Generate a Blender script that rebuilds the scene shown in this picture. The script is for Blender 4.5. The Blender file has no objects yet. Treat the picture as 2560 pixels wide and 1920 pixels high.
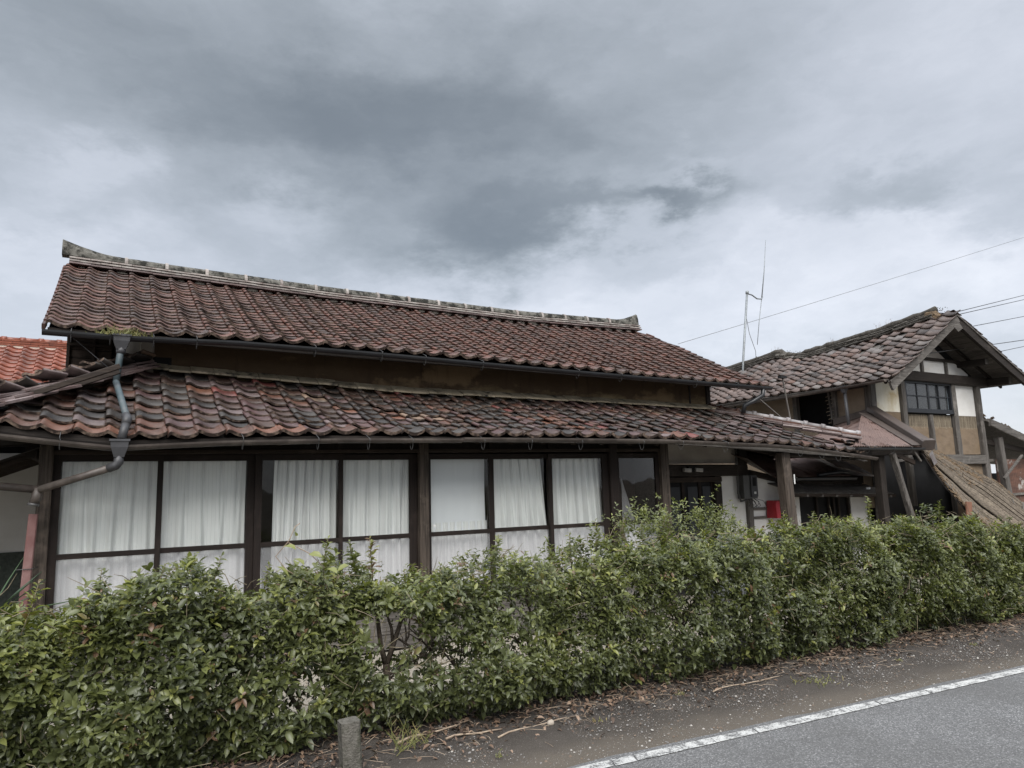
import bpy, math, random
import numpy as np
from mathutils import Vector, Matrix, Quaternion, noise
from mathutils.geometry import normal as _nrm
rnd = random.Random(7)
npr = np.random.RandomState(7)
sc = bpy.context.scene
COL = sc.collection
V = Vector
EYE = 1.65
# ------------------------------------------------------------------ camera
RW = ((0.87106943, 0.04537386, 0.48905957), (-0.49044977, 0.13387882, 0.86112455), (-0.02640217, -0.98995842, 0.13887135))
cam_d = bpy.data.cameras.new('camera'); cam = bpy.data.objects.new('camera', cam_d); COL.objects.link(cam)
rt = V((RW[0][0], RW[1][0], RW[2][0])); dn = V((RW[0][1], RW[1][1], RW[2][1])); fw = V((RW[0][2], RW[1][2], RW[2][2]))
M = Matrix((rt, -dn, -fw)).transposed().to_4x4(); M.translation = V((0, 0, EYE))
cam.matrix_world = M
cam_d.sensor_width = 36; cam_d.lens = 1800 / 2560 * 36; cam_d.clip_start = 0.05; cam_d.clip_end = 3000
sc.camera = cam
# ------------------------------------------------------------------ light, sky, exposure
SUN_EL, SUN_AZ = 46.0, -112.0          # azimuth of the sun counted from +X
sc.view_settings.view_transform = 'Standard'; sc.view_settings.look = 'None'
sc.view_settings.exposure = 1.72; sc.view_settings.gamma = 1.0; sc.view_settings.use_curve_mapping = False
sun_d = bpy.data.lights.new('sun', 'SUN'); sun = bpy.data.objects.new('sun', sun_d); COL.objects.link(sun)
sun_d.energy = 1.5; sun_d.angle = math.radians(50); sun_d.color = (1.0, 0.97, 0.93)
sdir = V((math.cos(math.radians(SUN_EL)) * math.cos(math.radians(SUN_AZ)), math.cos(math.radians(SUN_EL)) * math.sin(math.radians(SUN_AZ)), math.sin(math.radians(SUN_EL))))
sun.rotation_euler = (-sdir).to_track_quat('-Z', 'Y').to_euler(); sun.location = (0, -5, 20)


class NT:
    """small helper to write node trees"""
    def __init__(s, nt):
        s.nt = nt; nt.nodes.clear()
    def n(s, t, **k):
        nd = s.nt.nodes.new(t)
        for a, b in k.items(): setattr(nd, a, b)
        return nd
    def set(s, nd, i, v):
        sk = nd.inputs[i]
        if hasattr(v, 'is_output') or isinstance(v, bpy.types.NodeSocket): s.nt.links.new(v, sk)
        else:
            try: sk.default_value = v
            except Exception: sk.default_value = (v, v, v)
    def math(s, op, a, b=0.0, c=None, clamp=False):
        nd = s.n('ShaderNodeMath', operation=op, use_clamp=clamp); s.set(nd, 0, a); s.set(nd, 1, b)
        if c is not None: s.set(nd, 2, c)
        return nd.outputs[0]
    def vm(s, op, a, b=(0, 0, 0), out=0):
        nd = s.n('ShaderNodeVectorMath', operation=op); s.set(nd, 0, a)
        if op == 'SCALE': s.set(nd, 3, b)
        else: s.set(nd, 1, b)
        return nd.outputs[out]
    def noise(s, vec, scale=5, detail=4, rough=0.55, dist=0.0):
        nd = s.n('ShaderNodeTexNoise'); s.set(nd, 'Vector', vec); s.set(nd, 'Scale', scale); s.set(nd, 'Detail', detail)
        s.set(nd, 'Roughness', rough); s.set(nd, 'Distortion', dist); return nd
    def ramp(s, fac, stops, interp='LINEAR'):
        nd = s.n('ShaderNodeValToRGB'); nd.color_ramp.interpolation = interp
        el = nd.color_ramp.elements
        while len(el) < len(stops): el.new(0.5)
        for e, (p, c) in zip(el, stops):
            e.position = p; e.color = (c, c, c, 1) if not hasattr(c, '__len__') else (*c[:3], 1)
        s.set(nd, 0, fac); return nd.outputs[0]
    def mix(s, fac, a, b, blend='MIX'):
        nd = s.n('ShaderNodeMix', data_type='RGBA', blend_type=blend); s.set(nd, 0, fac)
        s.set(nd, 6, a if not isinstance(a, tuple) else (*a[:3], 1)); s.set(nd, 7, b if not isinstance(b, tuple) else (*b[:3], 1))
        return nd.outputs[2]
    def link(s, a, b): s.nt.links.new(a, b)


W = bpy.data.worlds.new('World'); sc.world = W; W.use_nodes = True
t = NT(W.node_tree)
tc = t.n('ShaderNodeTexCoord'); d = tc.outputs['Generated']
dn_ = t.vm('NORMALIZE', d)
sep = t.n('ShaderNodeSeparateXYZ'); t.link(dn_, sep.inputs[0]); dz = sep.outputs[2]
flat = t.vm('MULTIPLY', dn_, (1, 1, 2.1))
warp = t.noise(flat, 2.6, 6, 0.6)
wv = t.vm('SCALE', t.vm('SUBTRACT', warp.outputs['Color'], (0.5, 0.5, 0.5)), 0.13)
dw = t.vm('ADD', dn_, wv)
wv2 = t.vm('SCALE', t.vm('SUBTRACT', t.noise(flat, 8.0, 7, 0.62).outputs['Color'], (0.5, 0.5, 0.5)), 0.16)
dw = t.vm('ADD', dw, wv2)
base = t.noise(t.vm('ADD', flat, wv), 2.2, 7, 0.52)
f = t.math('MULTIPLY_ADD', t.math('SUBTRACT', base.outputs['Fac'], 0.5), 0.70, 0.50)
lowel = t.math('SUBTRACT', 1.0, t.math('DIVIDE', dz, 0.30), clamp=True)
mid_n = t.noise(t.vm('ADD', flat, wv2), 6.5, 7, 0.6, 0.4)
f = t.math('MULTIPLY_ADD', t.math('SUBTRACT', mid_n.outputs['Fac'], 0.5), 0.34, f)
f = t.math('MULTIPLY_ADD', lowel, 0.30, f)
# clouds by the direction they stand in: direction, half width, half height, strength
CLOUDS = [((0.300, 0.867, 0.399), 0.195, 0.110, -0.40), ((0.4274, 0.8412, 0.3312), 0.090, 0.042, -0.32), ((0.5532, 0.7441, 0.3747), 0.125, 0.031, -0.34), ((0.6373, 0.6735, 0.3745), 0.042, 0.017, -0.28),
          ((0.1423, 0.8449, 0.5157), 0.40, 0.11, -0.30), ((0.3122, 0.8231, 0.4743), 0.24, 0.055, -0.18), ((0.8049, 0.4923, 0.3312), 0.083, 0.031, -0.28), ((0.8661, 0.4117, 0.2835), 0.049, 0.028, -0.22),
          ((0.7323, 0.6292, 0.2605), 0.431, 0.076, 0.26), ((0.20, 0.80, 0.56), 0.9, 0.10, -0.10), ((0.1943, 0.9191, 0.3429), 0.062, 0.031, 0.18), ((-0.0191, 0.9270, 0.3746), 0.056, 0.028, 0.18), ((-0.0896, 0.9580, 0.2725), 0.111, 0.035, 0.14),
          ((-0.0770, 0.9331, 0.3512), 0.174, 0.083, -0.12), ((0.7840, 0.4275, 0.4501), 0.250, 0.139, 0.10), ((0.6216, 0.7256, 0.2953), 0.076, 0.028, -0.16), ((0.4972, 0.8107, 0.3092), 0.062, 0.021, 0.12), ((0.6054, 0.6899, 0.3969), 0.083, 0.017, 0.12)]
for c, sa, sb, amp in CLOUDS:
    c = V(c).normalized(); a = V((0, 0, 1)).cross(c).normalized(); b = c.cross(a).normalized()
    df = t.vm('SUBTRACT', dw, tuple(c))
    ua = t.vm('DOT_PRODUCT', df, tuple(a / sa), out=1); ub = t.vm('DOT_PRODUCT', df, tuple(b / sb), out=1)
    r2 = t.math('ADD', t.math('MULTIPLY', ua, ua), t.math('MULTIPLY', ub, ub))
    facing = t.math('GREATER_THAN', t.vm('DOT_PRODUCT', dn_, tuple(c), out=1), 0.0)
    g = t.math('MULTIPLY', t.math('POWER', 2.718, t.math('MULTIPLY', t.math('POWER', r2, 1.5), -0.7)), facing)
    f = t.math('MULTIPLY_ADD', g, amp, f)
cl = t.ramp(t.math('MULTIPLY_ADD', f, 0.70, 0.20), [(0.0, (0.060, 0.068, 0.075)), (0.22, (0.092, 0.102, 0.111)), (0.40, (0.134, 0.146, 0.159)), (0.55, (0.176, 0.188, 0.208)), (0.72, (0.242, 0.252, 0.276)), (0.88, (0.315, 0.321, 0.340)), (1.0, (0.37, 0.372, 0.385))], 'B_SPLINE')
# an overcast sky is about three times as bright overhead as at the horizon
zen = t.math('MULTIPLY_ADD', t.ramp(dz, [(0.58, 0.0), (0.97, 1.0)], 'EASE'), 3.4, 1.0)
cl = t.vm('SCALE', cl, zen)
sky = t.n('ShaderNodeTexSky', sky_type='NISHITA'); sky.sun_disc = False
sky.sun_elevation = math.radians(SUN_EL); sky.sun_rotation = math.radians(90 - SUN_AZ)
skyc = t.vm('SCALE', sky.outputs[0], 0.05)
mx = t.mix(0.88, skyc, cl)
bg = t.n('ShaderNodeBackground'); t.link(mx, bg.inputs[0]); bg.inputs[1].default_value = 1.0
o = t.n('ShaderNodeOutputWorld'); t.link(bg.outputs[0], o.inputs[0])

# ------------------------------------------------------------------ materials
MATS = {}
def mat(name, col, rough=0.7, col2=None, scale=(4, 4, 4), det=5, lo=0.35, hi=0.65, bump=0.0, bscale=None, spec=0.4, metal=0.0,
        dirt=None, dscale=1.2, dlo=0.45, dhi=0.7, coords='pos', objvar=0.0, extra=None):
    m = bpy.data.materials.new(name); m.use_nodes = True; t = NT(m.node_tree)
    if coords == 'pos':
        P = t.n('ShaderNodeNewGeometry').outputs['Position']
    else: P = t.n('ShaderNodeTexCoord').outputs['Object']
    sv = t.vm('MULTIPLY', P, scale)
    nz = t.noise(sv, 1.0, det, 0.6)
    c = t.mix(t.ramp(nz.outputs['Fac'], [(lo, 0.0), (hi, 1.0)]), tuple(col), tuple(col2 or [x * 0.6 for x in col]))
    if dirt:
        dz = t.noise(P, dscale, 6, 0.65)
        c = t.mix(t.ramp(dz.outputs['Fac'], [(dlo, 0.0), (dhi, 1.0)]), c, tuple(dirt))
    if objvar:
        oi = t.n('ShaderNodeObjectInfo')
        k = t.math('MULTIPLY_ADD', oi.outputs['Random'], 2 * objvar, 1 - objvar)
        c = t.vm('SCALE', c, k)
    bs = t.n('ShaderNodeBsdfPrincipled')
    if extra: c = extra(t, c, P, bs)
    t.link(c, bs.inputs['Base Color'])
    bs.inputs['Roughness'].default_value = rough; bs.inputs['Metallic'].default_value = metal
    bs.inputs['Specular IOR Level'].default_value = spec
    if bump:
        bn = t.n('ShaderNodeBump'); bn.inputs['Strength'].default_value = min(1, bump); bn.inputs['Distance'].default_value = 0.01 * max(1, bump)
        bz = t.noise(t.vm('MULTIPLY', P, bscale or scale), 1.0, 6, 0.65)
        t.link(bz.outputs['Fac'], bn.inputs['Height']); t.link(bn.outputs[0], bs.inputs['Normal'])
    o = t.n('ShaderNodeOutputMaterial'); t.link(bs.outputs[0], o.inputs[0])
    MATS[name] = m; return m

def wood(name, c1, c2, ax, fine=70, rough=0.75):
    s = [fine, fine, fine]; s['XYZ'.index(ax)] = 2.5
    return mat(name, c1, rough, c2, tuple(s), 6, 0.3, 0.7, bump=0.6, spec=0.3, dirt=tuple(x * 1.7 + 0.01 for x in c1), dscale=3.5, dlo=0.55, dhi=0.85)
DW = {a: wood('dark_wood_' + a, (0.026, 0.020, 0.016), (0.010, 0.0075, 0.006), a) for a in 'XYZ'}
SW = {a: wood('sash_wood_' + a, (0.020, 0.013, 0.010), (0.009, 0.006, 0.005), a) for a in 'XYZ'}
PW = {a: wood('worn_post_wood_' + a, (0.095, 0.075, 0.060), (0.016, 0.012, 0.009), a, 55) for a in 'XZ'}
GW = {a: wood('grey_wood_' + a, (0.135, 0.124, 0.112), (0.040, 0.035, 0.031), a, 45, 0.85) for a in 'XYZ'}
BW = {a: wood('brown_wood_' + a, (0.036, 0.025, 0.018), (0.012, 0.008, 0.006), a, 50) for a in 'XYZ'}

def tile_mat(name, c, rough=0.5, spot=(0.35, 0.30, 0.25)):
    return mat(name, c, rough, tuple(x * 0.72 for x in c), (9, 9, 9), 5, 0.35, 0.7, bump=0.25, bscale=(60, 60, 60), spec=0.28,
               dirt=tuple(0.5 * x + 0.012 for x in c), dscale=5.5, dlo=0.50, dhi=0.72, objvar=0.16,
               extra=lambda t, col, P, bs: t.mix(t.ramp(t.noise(P, 34, 3, 0.7).outputs['Fac'], [(0.66, 0.0), (0.75, 0.6)]),
                                                 t.mix(t.ramp(t.noise(t.vm('MULTIPLY', P, (3.2, 1.1, 1.1)), 1.0, 6, 0.7).outputs['Fac'], [(0.48, 0.0), (0.66, 0.62)]), col, (0.022, 0.018, 0.015)), spot))
UP = [tile_mat('upper_tile_%s' % n, c, 0.38) for n, c in zip(('umber', 'russet', 'plum', 'soot'), [(0.088, 0.042, 0.031), (0.108, 0.047, 0.033), (0.072, 0.039, 0.031), (0.056, 0.032, 0.025)])]
RIM = mat('tile_rim', (0.030, 0.021, 0.017), 0.85, (0.21, 0.155, 0.12), (14, 14, 14), 4, 0.47, 0.72, spec=0.2)  # front faces coloured dark to strengthen the shadow lines; pale flecks are wear
LOWC = {'rust': (0.088, 0.042, 0.029), 'orange': (0.120, 0.054, 0.034), 'plum': (0.068, 0.038, 0.036), 'mauve': (0.115, 0.085, 0.082), 'char': (0.024, 0.020, 0.018),
        'umber': (0.052, 0.030, 0.023), 'crimson': (0.120, 0.038, 0.032), 'slate': (0.042, 0.036, 0.032), 'tan': (0.165, 0.115, 0.082)}
LO = [tile_mat('lower_tile_' + k, c, 0.47) for k, c in LOWC.items()]
ORM = [tile_mat('orange_glazed_tile_' + n, c, 0.28, (0.5, 0.2, 0.13)) for n, c in zip(('a', 'b'), [(0.215, 0.066, 0.038), (0.18, 0.055, 0.032)])]
ORIM = mat('orange_tile_rim', (0.30, 0.10, 0.06), 0.6, (0.15, 0.05, 0.035), (16, 16, 16))
ST = [tile_mat('store_tile_' + n, c, 0.42) for n, c in zip(('brown', 'rose', 'grey', 'dark', 'rust'), [(0.105, 0.078, 0.067), (0.128, 0.094, 0.081), (0.135, 0.118, 0.108), (0.055, 0.044, 0.039), (0.108, 0.064, 0.048)])]
M_tar = mat('roof_underlay', (0.018, 0.014, 0.012), 0.9)


def mud_extra(t, c, P, bs):
    s = t.n('ShaderNodeSeparateXYZ'); t.link(P, s.inputs[0])
    h = t.math('SUBTRACT', s.outputs[2], 2.98); nzv = t.noise(t.vm('MULTIPLY', P, (1.3, 1.3, 4)), 1.6, 6, 0.62).outputs['Fac']
    k = t.ramp(t.math('ADD', t.math('MULTIPLY', h, 1.3), nzv), [(0.42, 0.85), (0.66, 0.0)])
    c = t.mix(k, c, (0.24, 0.19, 0.11))
    k2 = t.ramp(t.noise(t.vm('MULTIPLY', P, (1.1, 1, 1.6)), 1.0, 5, 0.6).outputs['Fac'], [(0.58, 0.0), (0.64, 0.75)])
    c = t.mix(k2, c, (0.19, 0.135, 0.08))
    return t.mix(t.ramp(t.noise(t.vm('MULTIPLY', P, (9, 1, 1.2)), 1.0, 5, 0.7).outputs['Fac'], [(0.55, 0.0), (0.72, 0.6)]), c, (0.03, 0.022, 0.016))

M_mud = mat('brown_mud_wall', (0.062, 0.042, 0.026), 0.95, (0.085, 0.060, 0.038), (2, 2, 3), 6, bump=0.4, bscale=(30, 30, 30), spec=0.15, extra=mud_extra)
M_mudS = mat('ochre_mud_panel', (0.190, 0.145, 0.104), 0.95, (0.145, 0.110, 0.078), (5, 5, 9), 6, bump=0.6, bscale=(40, 40, 40), spec=0.1, dirt=(0.17, 0.125, 0.08), dscale=2.5, dlo=0.5, dhi=0.8)
M_mudG = mat('grey_mud_panel', (0.25, 0.20, 0.15), 0.95, (0.19, 0.15, 0.11), (3, 3, 5), 6, bump=0.3, bscale=(30, 30, 30), spec=0.1)
M_white = mat('white_plaster', (0.66, 0.655, 0.635), 0.9, (0.56, 0.55, 0.525), (1.5, 1.5, 2.5), 6, bump=0.15, bscale=(25, 25, 25), spec=0.15, dirt=(0.50, 0.46, 0.38), dscale=1.4, dlo=0.55, dhi=0.85)
M_cream = mat('stained_cream_plaster', (0.60, 0.585, 0.52), 0.9, (0.50, 0.46, 0.36), (2.5, 2.5, 1.0), 6, spec=0.15, dirt=(0.36, 0.28, 0.16), dscale=2.6, dlo=0.5, dhi=0.75)
M_grey_pl = mat('grey_plaster', (0.44, 0.41, 0.37), 0.9, (0.34, 0.31, 0.28), (2, 2, 3), 5, spec=0.15)
M_blackpl = mat('dark_green_base_plaster', (0.045, 0.052, 0.047), 0.95, (0.07, 0.08, 0.07), (25, 25, 25), 5, bump=0.5, bscale=(70, 70, 70), spec=0.1)
M_gutter = mat('black_plastic_gutter', (0.022, 0.024, 0.027), 0.38, (0.016, 0.017, 0.018), (4, 4, 4), 3, spec=0.5)
M_gutbr = mat('brown_metal_gutter', (0.060, 0.048, 0.042), 0.5, (0.035, 0.028, 0.024), (6, 6, 6), 5, spec=0.5, dirt=(0.13, 0.11, 0.095), dscale=2.5)
M_pipe = mat('blue_grey_pipe', (0.050, 0.072, 0.080), 0.6, (0.036, 0.056, 0.062), (3, 3, 3), 4, spec=0.5, dirt=(0.085, 0.092, 0.098), dscale=4)
M_hopper = mat('grey_plastic_hopper', (0.050, 0.050, 0.054), 0.5, (0.036, 0.036, 0.038), (5, 5, 5), 3)
M_redpipe = mat('faded_maroon_downpipe', (0.155, 0.072, 0.066), 0.5, (0.115, 0.052, 0.05), (6, 6, 3), 5, dirt=(0.22, 0.14, 0.13), dscale=3)
M_hook = mat('galvanised_hook', (0.08, 0.08, 0.08), 0.5, (0.10, 0.10, 0.10), (20, 20, 20), metal=0.4)
M_ridge = mat('lichened_ridge_plaster', (0.135, 0.13, 0.115), 0.9, (0.060, 0.058, 0.050), (14, 14, 14), 6, 0.4, 0.62, bump=0.6, bscale=(40, 40, 40), spec=0.15, dirt=(0.022, 0.022, 0.019), dscale=6.5, dlo=0.47, dhi=0.56)
M_ridge2 = mat('pale_ridge_tile', (0.27, 0.25, 0.23), 0.7, (0.17, 0.14, 0.125), (9, 9, 9), 5, 0.4, 0.65, bump=0.3, bscale=(50, 50, 50), objvar=0.2, dirt=(0.12, 0.09, 0.08), dscale=6, dlo=0.55, dhi=0.7)
M_flash = mat('flashing_tile_ochre', (0.46, 0.39, 0.28), 0.85, (0.30, 0.255, 0.18), (6, 6, 6), 5, objvar=0.25, dirt=(0.045, 0.043, 0.038), dscale=5, dlo=0.52, dhi=0.66, spec=0.2)
M_moss = mat('moss', (0.046, 0.041, 0.030), 1.0, (0.070, 0.060, 0.045), (30, 30, 30), 5, bump=1.0, bscale=(90, 90, 90), spec=0.05)
M_mossbr = mat('mossy_grey_ridge_tile', (0.098, 0.090, 0.080), 0.95, (0.046, 0.042, 0.035), (12, 12, 12), 6, bump=0.8, bscale=(50, 50, 50), objvar=0.25, spec=0.1)
M_noshi = mat('hip_flat_tile_plum', (0.125, 0.095, 0.090), 0.38, (0.075, 0.048, 0.043), (9, 9, 9), 5, objvar=0.3, bump=0.2, dirt=(0.24, 0.20, 0.19), dscale=3.5, dlo=0.5, dhi=0.8)
M_hipwhite = mat('pale_worn_hip_tile', (0.24, 0.235, 0.235), 0.5, (0.15, 0.125, 0.12), (8, 8, 8), 5, objvar=0.3)
M_conc = mat('weathered_concrete', (0.150, 0.140, 0.122), 0.95, (0.085, 0.080, 0.068), (26, 26, 26), 6, bump=1.6, bscale=(70, 70, 70), spec=0.15, dirt=(0.050, 0.052, 0.036), dscale=9, dlo=0.48, dhi=0.66)
M_pink = mat('faded_pink_sheet_metal', (0.150, 0.104, 0.090), 0.6, (0.115, 0.080, 0.070), (3, 3, 3), 5, spec=0.25, dirt=(0.060, 0.032, 0.024), dscale=2.4, dlo=0.53, dhi=0.60)
M_brcap = mat('dark_brown_sheet_metal', (0.082, 0.066, 0.058), 0.45, (0.062, 0.05, 0.044), (3, 3, 3), 4, spec=0.4)
M_greysheet = mat('grey_sheet_metal', (0.13, 0.115, 0.10), 0.65, (0.085, 0.074, 0.064), (2, 2, 6), 5, spec=0.3, dirt=(0.045, 0.032, 0.025), dscale=3, dlo=0.5, dhi=0.62)
M_rust = mat('rusty_corrugated_iron', (0.13, 0.065, 0.045), 0.8, (0.060, 0.035, 0.028), (2, 2, 9), 6, dirt=(0.30, 0.28, 0.26), dscale=2.2, dlo=0.55, dhi=0.62)
M_black = mat('black_interior', (0.012, 0.012, 0.013), 0.95)
M_inter = mat('dim_interior', (0.05, 0.042, 0.035), 0.95)
M_meter = mat('grey_meter_box', (0.075, 0.075, 0.072), 0.5, (0.06, 0.06, 0.058), (5, 5, 5))
M_red = mat('red_painted_box', (0.33, 0.022, 0.030), 0.4, (0.27, 0.018, 0.025), (5, 5, 5), spec=0.4)
M_lampw = mat('dim_lamp_glass', (0.42, 0.41, 0.39), 0.4)
M_paper = mat('white_label', (0.75, 0.75, 0.73), 0.7)
M_steel = mat('grey_steel_mast', (0.24, 0.26, 0.265), 0.5, (0.17, 0.18, 0.19), (9, 9, 9), metal=0.3)
M_wire = mat('dark_cable', (0.03, 0.03, 0.033), 0.6)
M_wireg = mat('thin_grey_cable', (0.16, 0.165, 0.17), 0.6)
M_bamboo = mat('bamboo_lath', (0.28, 0.235, 0.17), 0.8, (0.16, 0.13, 0.095), (20, 20, 4), 4)
M_bark = mat('weathered_roof_board', (0.175, 0.145, 0.110), 0.9, (0.065, 0.052, 0.040), (6, 40, 40), 6, bump=0.9, spec=0.15, objvar=0.25, coords='obj')
M_thatch = mat('crumbling_bark_thatch', (0.165, 0.120, 0.078), 1.0, (0.075, 0.055, 0.038), (26, 26, 26), 6, bump=1.0, bscale=(60, 60, 60), spec=0.05)
M_rafter = BW['X']
M_stone = mat('speckled_garden_stone', (0.085, 0.09, 0.092), 0.9, (0.15, 0.155, 0.155), (30, 30, 30), 6, bump=0.6, bscale=(50, 50, 50))

# glass
def glass_mat(name, tint=(0.9, 0.95, 0.95), frost=0.0, refl=0.10, rough=0.02, wav=0.0):
    m = bpy.data.materials.new(name); m.use_nodes = True; t = NT(m.node_tree)
    tr = t.n('ShaderNodeBsdfTransparent'); tr.inputs[0].default_value = (*tint, 1)
    gl = t.n('ShaderNodeBsdfGlossy'); gl.inputs['Roughness'].default_value = rough
    fr = t.n('ShaderNodeFresnel'); fr.inputs[0].default_value = 1.5
    mx = t.n('ShaderNodeMixShader'); t.link(t.math('MULTIPLY', fr.outputs[0], 1.0 if refl is None else refl * 10), mx.inputs[0])
    sh = tr.outputs[0]
    if frost:
        P = t.n('ShaderNodeNewGeometry').outputs['Position']
        df = t.n('ShaderNodeBsdfPrincipled'); df.inputs['Base Color'].default_value = (0.72, 0.73, 0.74, 1); df.inputs['Roughness'].default_value = 0.4
        bn = t.n('ShaderNodeBump'); bn.inputs['Strength'].default_value = 0.8; bn.inputs['Distance'].default_value = 0.01
        v = t.n('ShaderNodeTexVoronoi'); v.inputs['Scale'].default_value = 75; t.link(P, v.inputs['Vector'])
        t.link(v.outputs['Distance'], bn.inputs['Height']); t.link(bn.outputs[0], df.inputs['Normal'])
        m2 = t.n('ShaderNodeMixShader'); m2.inputs[0].default_value = frost; t.link(sh, m2.inputs[1]); t.link(df.outputs[0], m2.inputs[2]); sh = m2.outputs[0]
    if wav:
        P = t.n('ShaderNodeNewGeometry').outputs['Position']
        bn = t.n('ShaderNodeBump'); bn.inputs['Strength'].default_value = wav; bn.inputs['Distance'].default_value = 0.02
        t.link(t.noise(P, 1.8, 2, 0.4).outputs['Fac'], bn.inputs['Height']); t.link(bn.outputs[0], gl.inputs['Normal'])
    t.link(sh, mx.inputs[1]); t.link(gl.outputs[0], mx.inputs[2])
    o = t.n('ShaderNodeOutputMaterial'); t.link(mx.outputs[0], o.inputs[0]); MATS[name] = m; return m
M_glass = glass_mat('old_window_glass', tint=(0.97, 0.98, 0.97), wav=0.15, refl=0.045)
M_frost = glass_mat('figured_glass', tint=(0.95, 0.95, 0.95), frost=0.16, refl=0.03, rough=0.3)
M_dglass = glass_mat('dusty_dark_glass', tint=(0.55, 0.6, 0.63), frost=0.05, refl=0.12, rough=0.15)
def curtain_mat(name, stripes, c=(0.82, 0.82, 0.825)):
    m = bpy.data.materials.new(name); m.use_nodes = True; t = NT(m.node_tree)
    P = t.n('ShaderNodeTexCoord').outputs['UV']; s = t.n('ShaderNodeSeparateXYZ'); t.link(P, s.inputs[0])
    fr = t.math('FRACT', t.math('MULTIPLY', s.outputs[0], 26.0))
    k = t.ramp(fr, [(0.0, 0.0), (0.42, 0.0), (0.5, 1.0), (0.58, 0.0)])
    fr2 = t.math('FRACT', t.math('MULTIPLY', s.outputs[0], 78.0))
    col = t.mix(t.math('MULTIPLY', k, stripes), c, (0.40, 0.41, 0.42))
    col = t.mix(t.math('MULTIPLY', t.ramp(fr2, [(0.4, 0.0), (0.5, 1.0), (0.6, 0.0)]), stripes * 0.3), col, (0.5, 0.5, 0.5))
    nz = t.noise(t.vm('MULTIPLY', t.n('ShaderNodeNewGeometry').outputs['Position'], (3, 3, 1.2)), 1.0, 5, 0.6)
    col = t.mix(t.ramp(nz.outputs['Fac'], [(0.5, 0.0), (0.8, 0.4)]), col, (0.66, 0.66, 0.65))
    b = t.n('ShaderNodeBsdfPrincipled'); t.link(col, b.inputs['Base Color']); b.inputs['Roughness'].default_value = 0.9; b.inputs['Specular IOR Level'].default_value = 0.1
    o = t.n('ShaderNodeOutputMaterial'); t.link(b.outputs[0], o.inputs[0]); return m
M_curt = curtain_mat('striped_lace_curtain', 0.38)
M_blind = curtain_mat('plain_white_blind', 0.06, (0.80, 0.81, 0.85))

def leaf_mat(name, stops, trans=0.3, rough=0.38):
    m = bpy.data.materials.new(name); m.use_nodes = True; t = NT(m.node_tree)
    a = t.n('ShaderNodeAttribute'); a.attribute_name = 'tone'
    c = t.ramp(a.outputs['Fac'], stops)
    b = t.n('ShaderNodeBsdfPrincipled'); t.link(c, b.inputs['Base Color']); b.inputs['Roughness'].default_value = rough; b.inputs['Specular IOR Level'].default_value = 0.5
    tl = t.n('ShaderNodeBsdfTranslucent'); t.link(t.vm('MULTIPLY', c, (1.5, 1.6, 0.7)), tl.inputs[0])
    mx = t.n('ShaderNodeMixShader'); mx.inputs[0].default_value = trans; t.link(b.outputs[0], mx.inputs[1]); t.link(tl.outputs[0], mx.inputs[2])
    o = t.n('ShaderNodeOutputMaterial'); t.link(mx.outputs[0], o.inputs[0]); MATS[name] = m; return m
M_leaf = leaf_mat('hedge_leaf', [(0.0, (0.034, 0.040, 0.018)), (0.3, (0.062, 0.073, 0.029)), (0.55, (0.102, 0.116, 0.041)), (0.75, (0.158, 0.172, 0.055)), (0.88, (0.22, 0.23, 0.06)), (0.94, (0.12, 0.080, 0.050)), (1.0, (0.15, 0.09, 0.055))])
M_litter = leaf_mat('fallen_leaf', [(0.0, (0.030, 0.020, 0.014)), (0.45, (0.075, 0.046, 0.030)), (0.8, (0.14, 0.088, 0.056)), (1.0, (0.24, 0.17, 0.12))], 0.05, 0.7)
M_grass = leaf_mat('dry_grass', [(0.0, (0.11, 0.12, 0.035)), (0.5, (0.20, 0.21, 0.07)), (1.0, (0.30, 0.24, 0.11))], 0.3, 0.6)
M_weed = leaf_mat('dry_weed', [(0.0, (0.14, 0.11, 0.09)), (1.0, (0.24, 0.19, 0.15))], 0.1, 0.8)
M_yucca = leaf_mat('spiky_leaf', [(0.0, (0.02, 0.04, 0.022)), (1.0, (0.06, 0.10, 0.05))], 0.1, 0.5)
M_stem = mat('dark_stem_bark', (0.040, 0.030, 0.022), 0.9, (0.085, 0.07, 0.055), (30, 30, 30), 5, bump=0.6, bscale=(60, 60, 60), spec=0.15)
M_twig = mat('pale_twig', (0.20, 0.165, 0.11), 0.8, (0.10, 0.085, 0.05), (20, 20, 20), 4)
M_stick = mat('bleached_stick', (0.33, 0.26, 0.19), 0.85, (0.20, 0.15, 0.11), (20, 20, 20), 4)

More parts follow.
